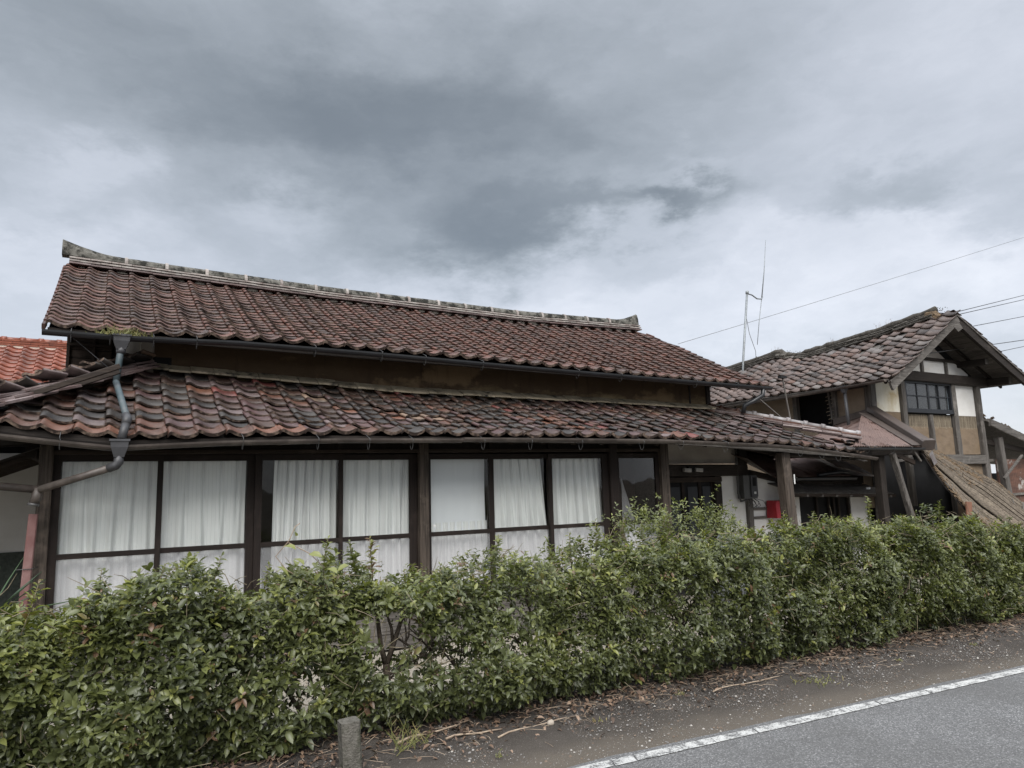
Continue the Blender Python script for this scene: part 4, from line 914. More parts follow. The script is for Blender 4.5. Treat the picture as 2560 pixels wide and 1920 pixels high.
# barge boards
for (a, b) in (((13.02, 8.33, 3.43), (15.56, 8.33, 4.99)), ((15.56, 8.33, 4.99), (18.45, 8.33, 3.62))):
    a, b = V(a), V(b); dd = (b - a).normalized(); n_ = V((-dd.z, 0, dd.x)); n_ = n_ if n_.z > 0 else -n_
    obj_beam('barge_board', a - n_ * 0.11, b - n_ * 0.11, 0.045, 0.19, GW['X'] if a.x < 15 else DW['X'], sh, up=tuple(n_), n=9, jit=0.006)
    obj_beam('barge_strip', a - n_ * 0.02 + V((0, -0.03, 0)), b - n_ * 0.02 + V((0, -0.03, 0)), 0.03, 0.035, GW['X'], sh, up=tuple(n_), n=9, jit=0.004)
MB().add([(15.40, 8.30, 4.70), (15.56, 8.30, 4.60), (15.75, 8.30, 4.69), (15.58, 8.30, 4.84), (15.40, 8.36, 4.70), (15.56, 8.36, 4.60), (15.75, 8.36, 4.69), (15.58, 8.36, 4.84)],
         [(0, 1, 2, 3), (4, 7, 6, 5), (0, 4, 5, 1), (1, 5, 6, 2), (2, 6, 7, 3), (3, 7, 4, 0)]).build('gable_pendant', GW['X'], sh)
# purlins sticking out, beams of the gable
for (x, z, w) in ((15.55, 4.72, 0.13), (16.95, 4.10, 0.14), (17.85, 3.72, 0.17), (14.2, 4.02, 0.12), (13.55, 3.60, 0.14)):
    obj_beam('purlin', (x, 8.52, z - 0.02), (x, GY + 0.05, z), w, w, DW['Y'], sh)
    obj_box('purlin_end', (x - w / 2 + 0.01, 8.510, z - 0.02 - w / 2 + 0.01), (x + w / 2 - 0.01, 8.518, z - 0.02 + w / 2 - 0.01), M_mudG if False else GW['Z'], sh)
for k, (x, z) in enumerate(((17.2, 4.0), (17.6, 3.8), (18.0, 3.62), (16.6, 4.3), (16.1, 4.52), (15.0, 4.45), (14.4, 4.1))):
    pass
for y in np.arange(8.45, 15.3, 0.5):
    obj_beam('rafter', (13.1, y, 3.42), (15.5, y, zridge(y) - 0.13), 0.05, 0.06, DW['X'], sr); obj_beam('rafter', (18.3, y, 3.62), (15.6, y, zridge(y) - 0.13), 0.05, 0.06, DW['X'], rr)
fac = thing('gable_wall', (15.55, GY, 3.0), None, None, parent=sh)
def panel(name, x0, x1, z0, z1, m, y=GY + 0.03): return MB().box((x0, y, z0), (x1, y + 0.05, z1)).build(name, m, fac)
panel('plaster_panel', 13.70, 14.575, 2.955, 3.62, M_cream); panel('plaster_panel', 16.58, 17.44, 2.93, 3.62, M_white)
for (a, b) in ((13.9, 14.68), (14.76, 15.44), (15.52, 16.36), (16.44, 17.3)):
    if b < 16.4: MB().box((max(a, 14.25), GY + 0.03, 3.84), (b, GY + 0.08, 4.13)).build('plaster_panel', M_white, fac)
    else: MB().add([(a, GY + 0.03, 3.84), (b, GY + 0.03, 3.84), (b - 0.02, GY + 0.03, 3.90), (a + 0.38, GY + 0.03, 4.12), (a, GY + 0.03, 4.14)], [(0, 1, 2, 3, 4)]).build('plaster_panel', M_white, fac)
MB().add([(14.6, GY + 0.03, 4.20), (16.45, GY + 0.03, 4.20), (16.0, GY + 0.03, 4.45), (15.55, GY + 0.03, 4.7), (15.2, GY + 0.03, 4.5)], [(0, 1, 2, 3, 4)]).build('gable_plaster', M_grey_pl, fac)
MB().add([(13.6, GY + 0.09, 3.6), (17.6, GY + 0.09, 3.6), (17.7, GY + 0.09, 3.80), (15.55, GY + 0.09, 4.95), (13.5, GY + 0.09, 3.6)], [(0, 1, 2, 3, 4)]).build('gable_backing', M_black, fac)
def wb(name, p0, p1, w, h, m, **k): return obj_beam(name, p0, p1, w, h, m, fac, **k)
wb('tie_beam', (13.82, GY - 0.04, 3.74), (17.9, GY - 0.04, 3.72), 0.15, 0.21, DW['X'], n=8, jit=0.004)
wb('collar_beam', (14.2, GY, 4.165), (16.9, GY, 4.155), 0.08, 0.06, DW['X'])
for x in (14.72, 15.48, 16.40): wb('stud', (x, GY + 0.01, 3.84), (x, GY + 0.01, 4.14), 0.075, 0.06, GW['Z'])
wb('corner_post', (13.61, GY + 0.01, -0.25), (13.58, GY + 0.01, 3.64), 0.20, 0.16, GW['Z'], n=6, jit=0.004)
wb('corner_post', (17.56, GY + 0.01, -0.25), (17.50, GY + 0.01, 3.64), 0.15, 0.16, GW['Z'], n=8, jit=0.006)
wb('wall_post', (14.66, GY, 1.0), (14.63, GY, 3.64), 0.13, 0.12, GW['Z'], n=6, jit=0.004)
wb('wall_post', (16.52, GY, 2.05), (16.50, GY, 3.64), 0.15, 0.12, GW['Z'], n=6, jit=0.004)
wb('wall_post', (15.61, GY + 0.01, 2.05), (15.58, GY + 0.01, 2.92), 0.11, 0.10, GW['Z'], n=5, jit=0.005)
for (a, b, c, dd) in ((14.73, 15.52, 2.06, 2.66), (15.67, 16.44, 2.06, 2.66), (16.60, 17.46, 2.06, 2.66), (13.70, 14.58, 2.25, 2.95), (16.2, 17.46, 0.2, 1.85)):
    panel('mud_panel', a, b, c, dd, M_mudS)
wb('rail_beam', (15.55, GY - 0.02, 1.96), (17.46, GY - 0.02, 1.94), 0.10, 0.20, GW['X'], n=7, jit=0.006)
wb('wall_post', (16.14, GY, -0.2), (16.14, GY, 1.85), 0.10, 0.08, GW['Z'])
for (a, b) in ((14.73, 15.53), (15.66, 16.43), (16.60, 17.44)):
    mb = MB(); x = a + 0.015
    while x < b:
        mb.beam((x + rnd.uniform(-.004, .004), GY + 0.035, 2.645 + rnd.uniform(-.03, .01)), (x + rnd.uniform(-.004, .004), GY + 0.035, 2.925), 0.019, 0.012, up=(0, 1, 0)); x += 0.040
    for z in (2.68, 2.73, 2.80, 2.87): mb.beam((a, GY + 0.05, z), (b, GY + 0.05, z + rnd.uniform(-.01, .01)), 0.012, 0.012)
    o = mb.build('bamboo_lattice', M_bamboo, fac); o['kind'] = 'stuff'
panel('lattice_backing', 14.7, 17.5, 2.60, 2.95, M_black, y=GY + 0.085)
# black sheet added to stand in for shade inside the storehouse's lower storey
MB().box((13.7, GY + 0.2, -0.25), (17.4, GY + 0.25, 2.3)).build('lower_shade_sheet', M_black, sh)
sw = thing('window', (15.57, GY, 3.27), None, None, parent=sh)
MFr = mat('black_window_frame', (0.018, 0.020, 0.024), 0.5)
MB().box((14.70, GY - 0.05, 2.95), (16.44, GY + 0.02, 2.99)).build('sill', MFr, sw)
for (a, b, c, dd) in ((14.70, 14.76, 2.99, 3.63), (16.38, 16.44, 2.99, 3.63)): obj_box('frame', (a, GY - 0.04, c), (b, GY + 0.03, dd), MFr, sw)
obj_box('frame', (14.76, GY - 0.04, 3.585), (16.38, GY + 0.03, 3.63), MFr, sw)
obj_box('frame', (14.76, GY - 0.04, 2.99), (16.38, GY + 0.03, 3.04), MFr, sw)
xs = [14.76, 15.17, 15.58, 15.97, 16.38]
for i in range(4):
    yy = GY + (0.0 if i < 2 else 0.02)
    for (c, dd) in ((3.045, 3.305), (3.33, 3.58)): obj_box('pane', (xs[i] + 0.018, yy, c), (xs[i + 1] - 0.018, yy + 0.003, dd), M_dglass, sw)
for x, w in ((15.17, 0.012), (15.58, 0.026), (15.97, 0.012)): obj_box('muntin', (x - w, GY - 0.015, 3.04), (x + w, GY + 0.02, 3.585), MFr, sw)
obj_box('muntin', (14.76, GY - 0.010, 3.305), (16.38, GY + 0.018, 3.33), MFr, sw)
MB().box((14.72, GY + 0.12, 2.95), (16.42, GY + 0.14, 3.64)).build('window_dark', mat('dim_grey_room', (0.07, 0.08, 0.09), 0.9), sw)
# left wall of the storehouse
lw = thing('left_wall', (13.5, 12, 3.0), None, None, parent=sh)
MB().box((13.52, 9.2, 1.0), (13.6, 9.88, 3.5)).build('mud_panel', M_mudG, lw)
MB().box((13.52, 10.86, 1.0), (13.6, 15.2, 3.5)).build('mud_panel', M_mudG, lw)
MB().box((13.52, 9.88, 0.0), (13.6, 10.86, 2.70)).build('mud_panel', M_mudG, lw)
MB().box((13.9, 9.5, 0.5), (13.95, 11.3, 3.6)).build('dark_loft', M_black, lw)
for y in (9.88, 10.88, 12.7): obj_box('wall_post', (13.46, y - 0.05, 0.5), (13.56, y + 0.05, 3.5), GW['Z'], lw)
obj_beam('wall_plate', (13.5, 9.1, 3.50), (13.5, 15.2, 3.50), 0.12, 0.12, DW['Y'], lw)
for i in range(8): obj_beam('torn_lath', (13.46, 9.90, 2.8 + i * 0.08), (13.46, 10.04 + rnd.uniform(0, .04), 2.78 + i * 0.08), 0.012, 0.012, M_bamboo, lw)
obj_beam('leaning_board', (13.44, 9.92, 2.72), (13.44, 9.98, 3.46), 0.03, 0.04, GW['Z'], lw)
# storehouse gutter and downpipe
sg = thing('gutter', (12.98, 11.8, 3.40), None, None, parent=sh)
gutter([(12.97, 8.36, 3.47), (12.97, 10, 3.42), (12.97, 12, 3.40), (12.97, 15.3, 3.38)], 0.05, M_gutbr, sg, name='channel')
hopper((13.0, 9.28, 3.46), 0.13, 0.14, M_hopper, sg)
obj_tube('downpipe', [(13.02, 9.28, 3.33), (13.06, 9.28, 2.4)], 0.033, M_hopper, sg, 10)
# storehouse ridge: mossy flat tiles stacked, collapsing
sR = thing('ridge', (15.55, 12, 4.9), None, None, parent=sh)
y = 8.72; 
while y < 15.3:
    for cse in range(3):
        L = 0.30; w = 0.40 - cse * 0.07; bad = 12.2 < y < 12.9
        if bad and cse > 0 and rnd.random() < 0.6: continue
        z0 = zridge(y) + 0.02 + cse * 0.045; z1 = zridge(y + L) + 0.02 + cse * 0.045; jx = rnd.uniform(-0.015, 0.015) * (3 if bad else 1)
        for s in (-1, 1):
            p0 = V((15.54 + s * w * 0.26 + jx, y, z0 - 0.01)); p1 = V((15.54 + s * w * 0.26 + jx, y + L - 0.01, z1 - 0.01 + rnd.uniform(-.012, .012)))
            MB().beam(p0, p1, w * 0.5, 0.032, up=(s * 0.45, 0, 1), n=2, jit=0.005).build('ridge_tile', M_mossbr, sR)
    y += 0.30
yy = np.arange(8.70, 15.4, 0.16); pts = [(15.54 + rnd.uniform(-.012, .012), y, zridge(y) + 0.15 + rnd.uniform(-.012, .012) - (0.10 if 12.1 < y < 12.8 else 0)) for y in yy]
obj_tube('ridge_cap', pts, [0.07 + rnd.uniform(-.010, .012) for _ in pts], M_mossbr, sR, 9)
mb = MB()
for _ in range(260):
    y = rnd.choice([rnd.uniform(8.5, 9.0), rnd.uniform(11.8, 13.0), rnd.uniform(9, 15.3)]); p = V((15.5 + rnd.gauss(-0.05, 0.10), y, zridge(y) + 0.10 + rnd.uniform(-0.06, 0.10)))
    s = rnd.uniform(0.006, 0.02); p.z -= 0.04; mb.add([p + V((s, 0, 0)), p + V((-s * .6, s, 0)), p + V((-s * .6, -s, 0)), p + V((0, 0, s))], [(0, 1, 2), (0, 3, 1), (1, 3, 2), (2, 3, 0)])
o = mb.build('moss_clumps', M_moss, sR); o['kind'] = 'stuff'
MB().tube([(15.45, 8.60, 4.93), (15.5, 8.72, 5.02), (15.52, 8.9, 5.06)], [0.08, 0.12, 0.10], 8).build('ridge_clay', M_thatch, sR)
def weeds(name, pts, hts, m, label, cat='weeds', n=24, spread=0.16, group=None, curve=0.3):
    mb = MB(); tone = []
    for (p, h) in zip(pts, hts):
        for _ in range(n):
            b = V(p) + V((rnd.gauss(0, spread), rnd.gauss(0, spread), 0)); d = V((rnd.gauss(0, curve), rnd.gauss(0, curve), 1)).normalized(); hh = h * rnd.uniform(0.4, 1.0)
            q1 = b + d * hh * 0.55; q2 = b + d * hh + V((rnd.gauss(0, .1), rnd.gauss(0, .1), 0)) * hh
            k = len(mb.v); mb.tube([b, q1, q2], [0.0028, 0.0022, 0.001], 3, cap=False); tone += [rnd.random()] * (len(mb.v) - k)
            for _ in range(3):
                a = b.lerp(q2, rnd.uniform(0.4, 0.95)); e = a + V((rnd.gauss(0, 1), rnd.gauss(0, 1), rnd.uniform(0.4, 1.4))).normalized() * hh * 0.2
                k = len(mb.v); mb.tube([a, e], [0.0016, 0.001], 3, cap=False); tone += [rnd.random()] * (len(mb.v) - k)
    o = mb.build(name, m, None); at = o.data.attributes.new('tone', 'FLOAT', 'POINT'); at.data.foreach_set('value', tone)
    return tag(o, label, cat, group)
G_ = 'dry weeds growing on the sagging ridge'
weeds('dry_weeds', [(15.55, 9.95, zridge(9.95) + 0.15)], [0.26], M_weed, 'tallest tuft of leafless weeds on the storehouse ridge, nearest the gable', n=14, spread=0.13, group=G_)
weeds('dry_weeds', [(15.55, 10.7, zridge(10.7) + 0.12)], [0.14], M_weed, 'thin low weeds on the ridge between the two bushier tufts', n=6, spread=0.12, group=G_)
weeds('dry_weeds', [(15.55, 11.35, zridge(11.35) + 0.15)], [0.20], M_weed, 'small bushy dry weed on the middle of the storehouse ridge', n=12, spread=0.07, group=G_)
weeds('dry_weeds', [(15.55, 12.95, zridge(12.9) + 0.14)], [0.20], M_weed, 'dry weed on the ridge just beyond its collapsed dip', n=9, spread=0.07, group=G_)

# ------------------------------------------------------------------ LEAN-TO porch between the houses
lt = thing('lean_to', (12.0, 8.3, 0), 'lean-to porch with pink sheet metal roof and dark brown cap below the storehouse', 'lean-to')
def S_lt(i, j):
    x0, x1 = 10.95, 12.85; x = lerp(lerp(x0, 13.2, j), lerp(x1, 13.45, j), i); y = lerp(7.72, 9.08, j)
    return V((x, y, lerp(2.15, 2.88, j) + 0.008 * math.sin(x * 95)))
MB().sheet(S_lt, 120, 4, 0.015).build('roof_sheet', M_pink, lt)
MB().sheet(lambda i, j: V((lerp(lerp(12.56, 13.12, j), lerp(12.88, 13.48, j), i), lerp(7.71, 9.08, j), lerp(2.17, 2.90, j))), 2, 4, 0.01).build('flashing', M_brcap, lt)
obj_beam('ridge_cap', (12.93, 7.66, 2.20), (13.50, 9.06, 2.99), 0.20, 0.11, M_brcap, lt, n=2)
MB().beam((12.92, 7.63, 2.16), (12.95, 7.70, 2.20), 0.25, 0.20).build('cap_end', M_brcap, lt)
obj_beam('wall_flashing', (13.44, 9.06, 2.93), (13.44, 9.95, 2.78), 0.03, 0.13, M_brcap, lt)
MB().add([(10.95, 7.74, 2.14), (13.44, 9.08, 2.865), (13.44, 9.95, 2.70), (11.2, 9.4, 2.10)], [(0, 1, 2, 3)]).build('rear_sheet', M_pink, lt)
mb = MB()
for _ in range(70):
    i, j = rnd.random(), rnd.random() * 0.95; p = S_lt(i * 0.82, j) + V((0, 0, 0.004)); s = 0.007
    mb.add([p + V((s, 0, 0.004)), p + V((0, s, 0.006)), p + V((-s, 0, 0.004)), p + V((0, -s, 0.002)), p + V((0, 0, 0.012))], [(0, 1, 4), (1, 2, 4), (2, 3, 4), (3, 0, 4)])
mb.build('roofing_nails', M_black, lt)
gutter([(10.9, 7.66, 2.115), (12.8, 7.66, 2.115)], 0.045, M_gutter, lt)
for x in (11.2, 11.9, 12.4): hook((x, 7.66, 2.115), 0.045, lt, 0.03)
obj_beam('eave_beam', (10.9, 7.85, 2.04), (13.0, 7.85, 2.06), 0.10, 0.12, DW['X'], lt)
obj_beam('post', (11.95, 7.95, -0.22), (11.90, 7.95, 2.04), 0.15, 0.15, DW['Z'], lt, n=7, jit=0.006)
obj_beam('leaning_prop', (12.72, 7.75, -0.1), (12.02, 7.75, 2.02), 0.09, 0.09, GW['Z'], lt, n=8, jit=0.006)
obj_beam('cross_arm', (12.05, 7.8, 1.88), (12.75, 7.85, 1.93), 0.04, 0.05, GW['X'], lt)
obj_beam('brace', (12.1, 7.85, 2.05), (12.7, 7.8, 1.86), 0.06, 0.08, BW['X'], lt)
obj_beam('bracket_strut', (12.55, 7.7, 2.08), (12.75, 7.7, 1.88), 0.03, 0.04, GW['X'], lt)
# back court: sloping pink and grey sheets meeting in a valley, small plank penthouse, wall with a dark window
ct = thing('court_annex', (12, 9.5, 0), 'low annex between the houses with rust stained pink roof sheets and a plank penthouse', 'annex')
for q, (xa, xb) in enumerate(((10.35, 11.35), (11.36, 12.42))):
    MB().sheet(lambda i, j: V((lerp(xa, xb, i), lerp(8.9, 10.7, j), lerp(1.665, 2.46, j) + 0.012 * math.sin(i * 9 + q) * j + 0.02 * q * j)), 10, 5, 0.01).build('roof_sheet', M_pink, ct)
MB().sheet(lambda i, j: V((lerp(9.75, 10.34, i), lerp(8.95, 10.4, j), lerp(lerp(2.0, 1.69, i), 2.4, j))), 4, 4, 0.01).build('bent_sheet', M_greysheet, ct)
MB().sheet(lambda i, j: V((lerp(11.9, 12.9, i), lerp(8.75, 9.6, j), lerp(1.82, 2.22, j) - 0.16 * i + 0.03 * math.sin(j * 4))), 6, 5, 0.012).build('slipped_sheet', M_greysheet, ct)
MB().add([(12.0, 9.4, 1.86), (12.6, 9.0, 1.66), (13.48, 9.0, 1.62), (13.48, 9.9, 1.90), (12.3, 10.4, 2.28)], [(0, 1, 2, 3, 4)]).build('valley_sheet', M_greysheet, ct)
obj_tube('fallen_pipe', [(11.45, 8.86, 1.68), (12.1, 8.86, 1.735), (12.3, 8.86, 1.72)], 0.035, M_gutter, ct, 8)
gutter([(10.7, 8.82, 1.64), (12.45, 8.82, 1.62)], 0.05, M_gutter, ct)
mb = MB()
for _ in range(120):
    p = V((12.0 + rnd.gauss(0.05, 0.18), 9.0 + rnd.uniform(-0.05, 0.3), 1.72 + rnd.uniform(-0.02, 0.05))); s = rnd.uniform(0.01, 0.035)
    mb.add([p + V((s, 0, 0)), p + V((-s * .6, s, 0)), p + V((-s * .6, -s, 0)), p + V((0, 0, s * .7))], [(0, 1, 2), (0, 3, 1), (1, 3, 2), (2, 3, 0)])
o = mb.build('valley_debris', M_moss, ct); o['kind'] = 'stuff'
pt = thing('penthouse', (11.9, 9.0, 1.45), None, None, parent=ct)
for i in range(11):
    x = 10.62 + i * 0.26; obj_beam('plank', (x + 0.13, 8.74, 1.375 - 0.009 * i), (x + 0.13, 9.32, 1.56 - 0.009 * i), 0.252, 0.016, GW['Y'], pt, n=2, jit=0.003)
obj_beam('fascia', (10.6, 8.73, 1.35), (13.5, 8.73, 1.25), 0.025, 0.045, BW['X'], pt, n=6, jit=0.004)
for i in range(7): obj_box('bracket_end', (10.9 + i * 0.4, 8.70, 1.30 - i * 0.013), (10.95 + i * 0.4, 9.2, 1.34 - i * 0.013), GW['Y'], pt)
MB().box((10.3, 9.42, -0.25), (13.5, 9.46, 1.62)).build('back_wall', M_black, ct)
MB().box((13.0, 9.36, -0.25), (13.5, 9.41, 1.3)).build('plaster_panel', M_white, ct)
for x in (11.45, 12.0, 12.35, 12.5, 12.65, 12.95): obj_box('window_bar', (x - 0.025, 9.36, 0.4), (x + 0.025, 9.40, 1.32), DW['Z'], ct)
MB().box((10.6, 9.38, 1.5), (13.5, 9.42, 1.66)).build('boarding', DW['X'], ct)
obj_box('paper_notice', (13.02, 9.0, 1.38), (13.14, 9.01, 1.42), M_paper, ct)

# ------------------------------------------------------------------ collapsed roof sheet
cr = thing('collapsed_roof', (14.8, 8.2, 0.3), 'collapsed slope of weathered boards and crumbling bark sliding down beside the storehouse', 'collapsed roof')
UPc = [V((12.98, 8.15, 2.20)), V((14.0, 8.6, 2.28)), V((15.1, 8.75, 2.10)), V((16.2, 8.75, 1.76)), V((17.0, 8.7, 1.48)), V((17.6, 8.6, 1.10)), V((18.5, 8.4, 0.45))]
LOc = [V((12.90, 7.72, 2.06)), V((13.12, 7.7, 1.78)), V((13.50, 7.7, 1.42)), V((14.0, 7.7, 1.03)), V((14.6, 7.7, 0.66)), V((15.3, 7.65, 0.28)), V((16.2, 7.6, -0.12))]
def along(L, q):
    q = min(0.9999, max(0, q)) * (len(L) - 1); i = int(q); return L[i].lerp(L[i + 1], q - i)
def S_cr(i, j):
    p = along(LOc, i).lerp(along(UPc, i), j); return p + V((0, 0, 0.07 * math.sin(j * math.pi) + 0.03 * noise.noise(V((i * 9, j * 5, 1)))))
nb = 13
for b in range(nb):
    j0, j1 = b / nb + 0.004, (b + 1) / nb - 0.004; i0 = rnd.uniform(0, 0.03); i1 = 1 - rnd.uniform(0.0, 0.05); lift = rnd.uniform(-0.015, 0.055)
    br = [0] + ([rnd.uniform(0.3, 0.7)] if b % 3 else []) + [1]
    for k in range(len(br) - 1):
        a, c = lerp(i0, i1, br[k]), lerp(i0, i1, br[k + 1]) - 0.004
        lf = lift + rnd.uniform(-0.006, 0.01)
        sg_ = rnd.uniform(-0.01, 0.01)
        MB().sheet(lambda i, j: S_cr(lerp(a, c, i), lerp(j0, j1 + sg_, j) + 0.008 * noise.noise(V((i * 14, b, 0)))) + V((0, 0, lf + 0.012 * noise.noise(V((i * 20, b * 3, j))))), 14, 1, 0.018).build('roof_board', M_bark, cr)
def crust(name, f, n, s0, s1, parent, m):
    mb = MB()
    for _ in range(n):
        p = f(); s = rnd.uniform(s0, s1); d = V((1, rnd.uniform(-.3, .3), rnd.uniform(-.9, -.2))).normalized(); e = p + d * s * 3; w = V((0, s * .5, s * .35))
        mb.add([p - w, p + w, e + w * .4, e - w * .4, p.lerp(e, .5) + V((0, 0, s * .8))], [(0, 4, 1), (1, 4, 2), (2, 4, 3), (3, 4, 0)])
    o = mb.build(name, m, parent); o['kind'] = 'stuff'; return o
crust('bark_crust', lambda: S_cr(rnd.uniform(0.1, 0.6), min(1, max(0, rnd.gauss(0.72, 0.10)))) + V((0, 0, 0.02)), 900, 0.01, 0.04, cr, M_thatch)
crust('bark_edge', lambda: S_cr(rnd.uniform(0.05, 0.98), abs(rnd.gauss(0, 0.05))) + V((0, 0, -0.03 + rnd.uniform(-.04, .04))), 1300, 0.012, 0.04, cr, M_thatch)
crust('bark_top_edge', lambda: S_cr(rnd.uniform(0.1, 0.95), 1 - abs(rnd.gauss(0, 0.03))) + V((0, 0, 0.02)), 500, 0.01, 0.03, cr, M_thatch)
MB().sheet(lambda i, j: S_cr(i, j) - V((0, 0, 0.05)), 20, 4, 0.03).build('underlay', M_tar, cr)
obj_beam('bamboo_pole', S_cr(0.72, 0.12) + V((0, 0, 0.05)), S_cr(1.0, 0.38) + V((0, -0.1, 0.05)), 0.035, 0.035, M_bamboo, cr, n=6, jit=0.003)
MB().beam((13.95, 7.62, 0.88), (13.97, 7.62, 1.12), 0.17, 0.03, up=(0, 1, 0)).build('rusty_plate', mat('rust_orange_plate', (0.20, 0.095, 0.06), 0.7), cr)
for (x, z) in ((13.35, 1.38), (14.1, 0.88)):
    obj_tube('bent_hook', [(x, 7.66, z + 0.12), (x + 0.05, 7.6, z), (x + 0.10, 7.6, z - 0.01), (x + 0.12, 7.6, z + 0.07)], 0.006, M_hook, cr, 4)
MB().sheet(lambda i, j: V((12.95 + 0.10 * i + 0.12 * j, 7.66, 2.0 - 0.2 * j + 0.06 * i)), 2, 3, 0.01).build('torn_tin', M_hipwhite, cr)
for i in range(9):
    x = 17.0 + i * 0.16; b = V((x, 8.35 - 0.02 * i, 0.55 - 0.07 * i)); obj_beam('broken_board', b, b + V((rnd.uniform(-.12, .25), 0.1, rnd.uniform(0.45, 0.75))), 0.07, 0.012, GW['Z'], cr, n=2, taper=0.5)

# ------------------------------------------------------------------ far right shed
fs_ = thing('open_shed', (19, 9.2, -0.25), 'open shed with rusty corrugated walls and a thatch-edged roof at the far right', 'shed')
def S_fs(i, j): return V((lerp(17.55, 22.5, i), lerp(8.95, 11.5, j), lerp(2.86, 1.68, i) + 0.25 * j))
MB().sheet(S_fs, 6, 3, 0.05).build('roof_deck', GW['X'], fs_)
obj_beam('barge_board', (17.6, 8.93, 2.78), (22.5, 8.93, 1.58), 0.05, 0.17, GW['X'], fs_, n=8, jit=0.01)
mb = MB()
for _ in range(500):
    i = abs(rnd.gauss(0, 0.45)); i = min(1, i); p = S_fs(i, rnd.uniform(0, .35)) + V((0, 0, rnd.uniform(0.0, 0.13 * (0.5 + 0.5 * math.sin(i * 37)))))
    s = rnd.uniform(0.02, 0.06); mb.add([p + V((s, 0, 0)), p + V((-s * .6, s, 0)), p + V((-s * .6, -s, 0)), p + V((0, 0, s))], [(0, 1, 2), (0, 3, 1), (1, 3, 2), (2, 3, 0)])
o = mb.build('thatch_clumps', M_thatch, fs_); o['kind'] = 'stuff'
MB().box((17.7, 11.4, -0.25), (22.5, 11.45, 1.62)).build('back_wall', M_black, fs_)
obj_beam('post', (18.45, 9.1, -0.2), (18.20, 9.1, 2.45), 0.18, 0.14, GW['Z'], fs_, n=6, jit=0.006)
obj_beam('brace', (17.85, 8.9, 1.50), (18.75, 8.9, 2.02), 0.05, 0.05, GW['X'], fs_)
def corr(x0, x1, z0, z1, y):
    n = int((x1 - x0) / 0.0125); vs = []
    for i in range(n + 1):
        x = lerp(x0, x1, i / n); yy_ = y + 0.012 * math.sin(i * math.pi / 3)
        vs += [(x, yy_, z0), (x, yy_, z1)]
    return MB().add(vs, [(2 * i, 2 * i + 2, 2 * i + 3, 2 * i + 1) for i in range(n)])
corr(17.68, 18.12, -0.25, 1.92, 9.3).build('corrugated_sheet', M_rust, fs_); corr(18.35, 20.6, 1.12, 1.95, 9.3).build('corrugated_sheet', M_rust, fs_)
corr(18.35, 20.6, -0.25, 1.10, 9.28).build('corrugated_sheet', M_rust, fs_)
obj_beam('wall_rail', (18.3, 9.25, 1.11), (20.6, 9.25, 1.13), 0.04, 0.06, GW['X'], fs_); obj_beam('wall_rail', (17.6, 9.25, 1.9), (18.2, 9.25, 1.93), 0.04, 0.06, GW['X'], fs_)
obj_beam('tie_beam', (17.6, 9.2, 2.38), (22, 9.2, 1.85), 0.1, 0.12, DW['X'], fs_)

# ------------------------------------------------------------------ antenna, wires
an = thing('antenna', (15.5, 14, 3), 'thin grey radio mast with a whip antenna standing behind the storehouse eave', 'antenna')
obj_tube('mast', [(15.2, 14, 3.6), (15.36, 14, 4.9), (15.72, 14, 6.93)], 0.03, M_steel, an, 8)
obj_tube('clamp', [(15.71, 14, 6.85), (15.72, 14, 6.93)], 0.045, M_steel, an, 8)
obj_tube('bracket_arm', [(15.72, 14, 6.86), (15.9, 14, 6.84), (16.1, 14, 6.75), (16.28, 14, 6.76), (16.33, 14, 6.84)], 0.02, M_steel, an, 6)
obj_tube('whip', [(16.30, 14, 6.80), (16.48, 14, 7.6), (16.65, 14, 8.58)], [0.017, 0.012, 0.006], M_steel, an, 6)
obj_tube('lower_rod', [(16.30, 14, 6.80), (16.12, 14, 6.1), (15.97, 14, 5.4)], [0.012, 0.010, 0.008], M_steel, an, 6)
obj_tube('coax_cable', [(15.70, 14, 6.8), (15.58, 13.98, 6.2), (15.66, 13.98, 5.7), (15.86, 13.98, 5.2), (15.84, 13.98, 4.7)], 0.010, M_wireg, an, 4)
def wire(pts, r, m, label, sag=0.0, n=14):
    r = r * 0.75
    a, b = V(pts[0]), V(pts[1]); P = [a.lerp(b, i / n) - V((0, 0, sag * 4 * (i / n) * (1 - i / n))) for i in range(n + 1)]
    o = MB().tube(P, r, 5).build('overhead_cable', m, None, smooth=True); return tag(o, label, 'cable', 'overhead cables')
wire([(23.2, 25, 7.99), (62, 25, 19.9)], 0.016, M_wireg, 'long thin pale cable rising across the sky past the antenna', 0.05)
wire([(15.6, 8.36, 5.03), (27, 11.5, 7.6)], 0.011, M_wire, 'topmost of the two close cables leaving the gable apex')
wire([(15.65, 8.36, 4.98), (27, 11.5, 7.44)], 0.011, M_wire, 'lower of the two close cables leaving the gable apex')
wire([(16.2, 8.6, 4.78), (28, 11.8, 7.05)], 0.011, M_wire, 'single cable just below the close pair right of the gable apex')
wire([(13.55, 8.29, 3.93), (24.5, 10.2, 5.62)], 0.012, M_wire, 'dark cable crossing in front of the storehouse gable')
wire([(11.46, 9.5, 3.60), (13.55, 8.29, 3.93)], 0.008, M_wire, 'thin cable lying along the lower storehouse tiles to the roof bracket', 0.03)
wire([(17.3, 8.6, 4.30), (28, 11.8, 6.05)], 0.010, M_wire, 'cable emerging from behind the right roof edge of the storehouse')
wire([(19.0, 10.4, 3.0), (30, 16, 3.72)], 0.012, M_wire, 'lowest cable nearly level above the open shed roof', 0.03)
br = thing('wire_bracket', (11.5, 9.5, 2.9), 'thin pale props with a black insulator above the right end of the lower roof', 'bracket')
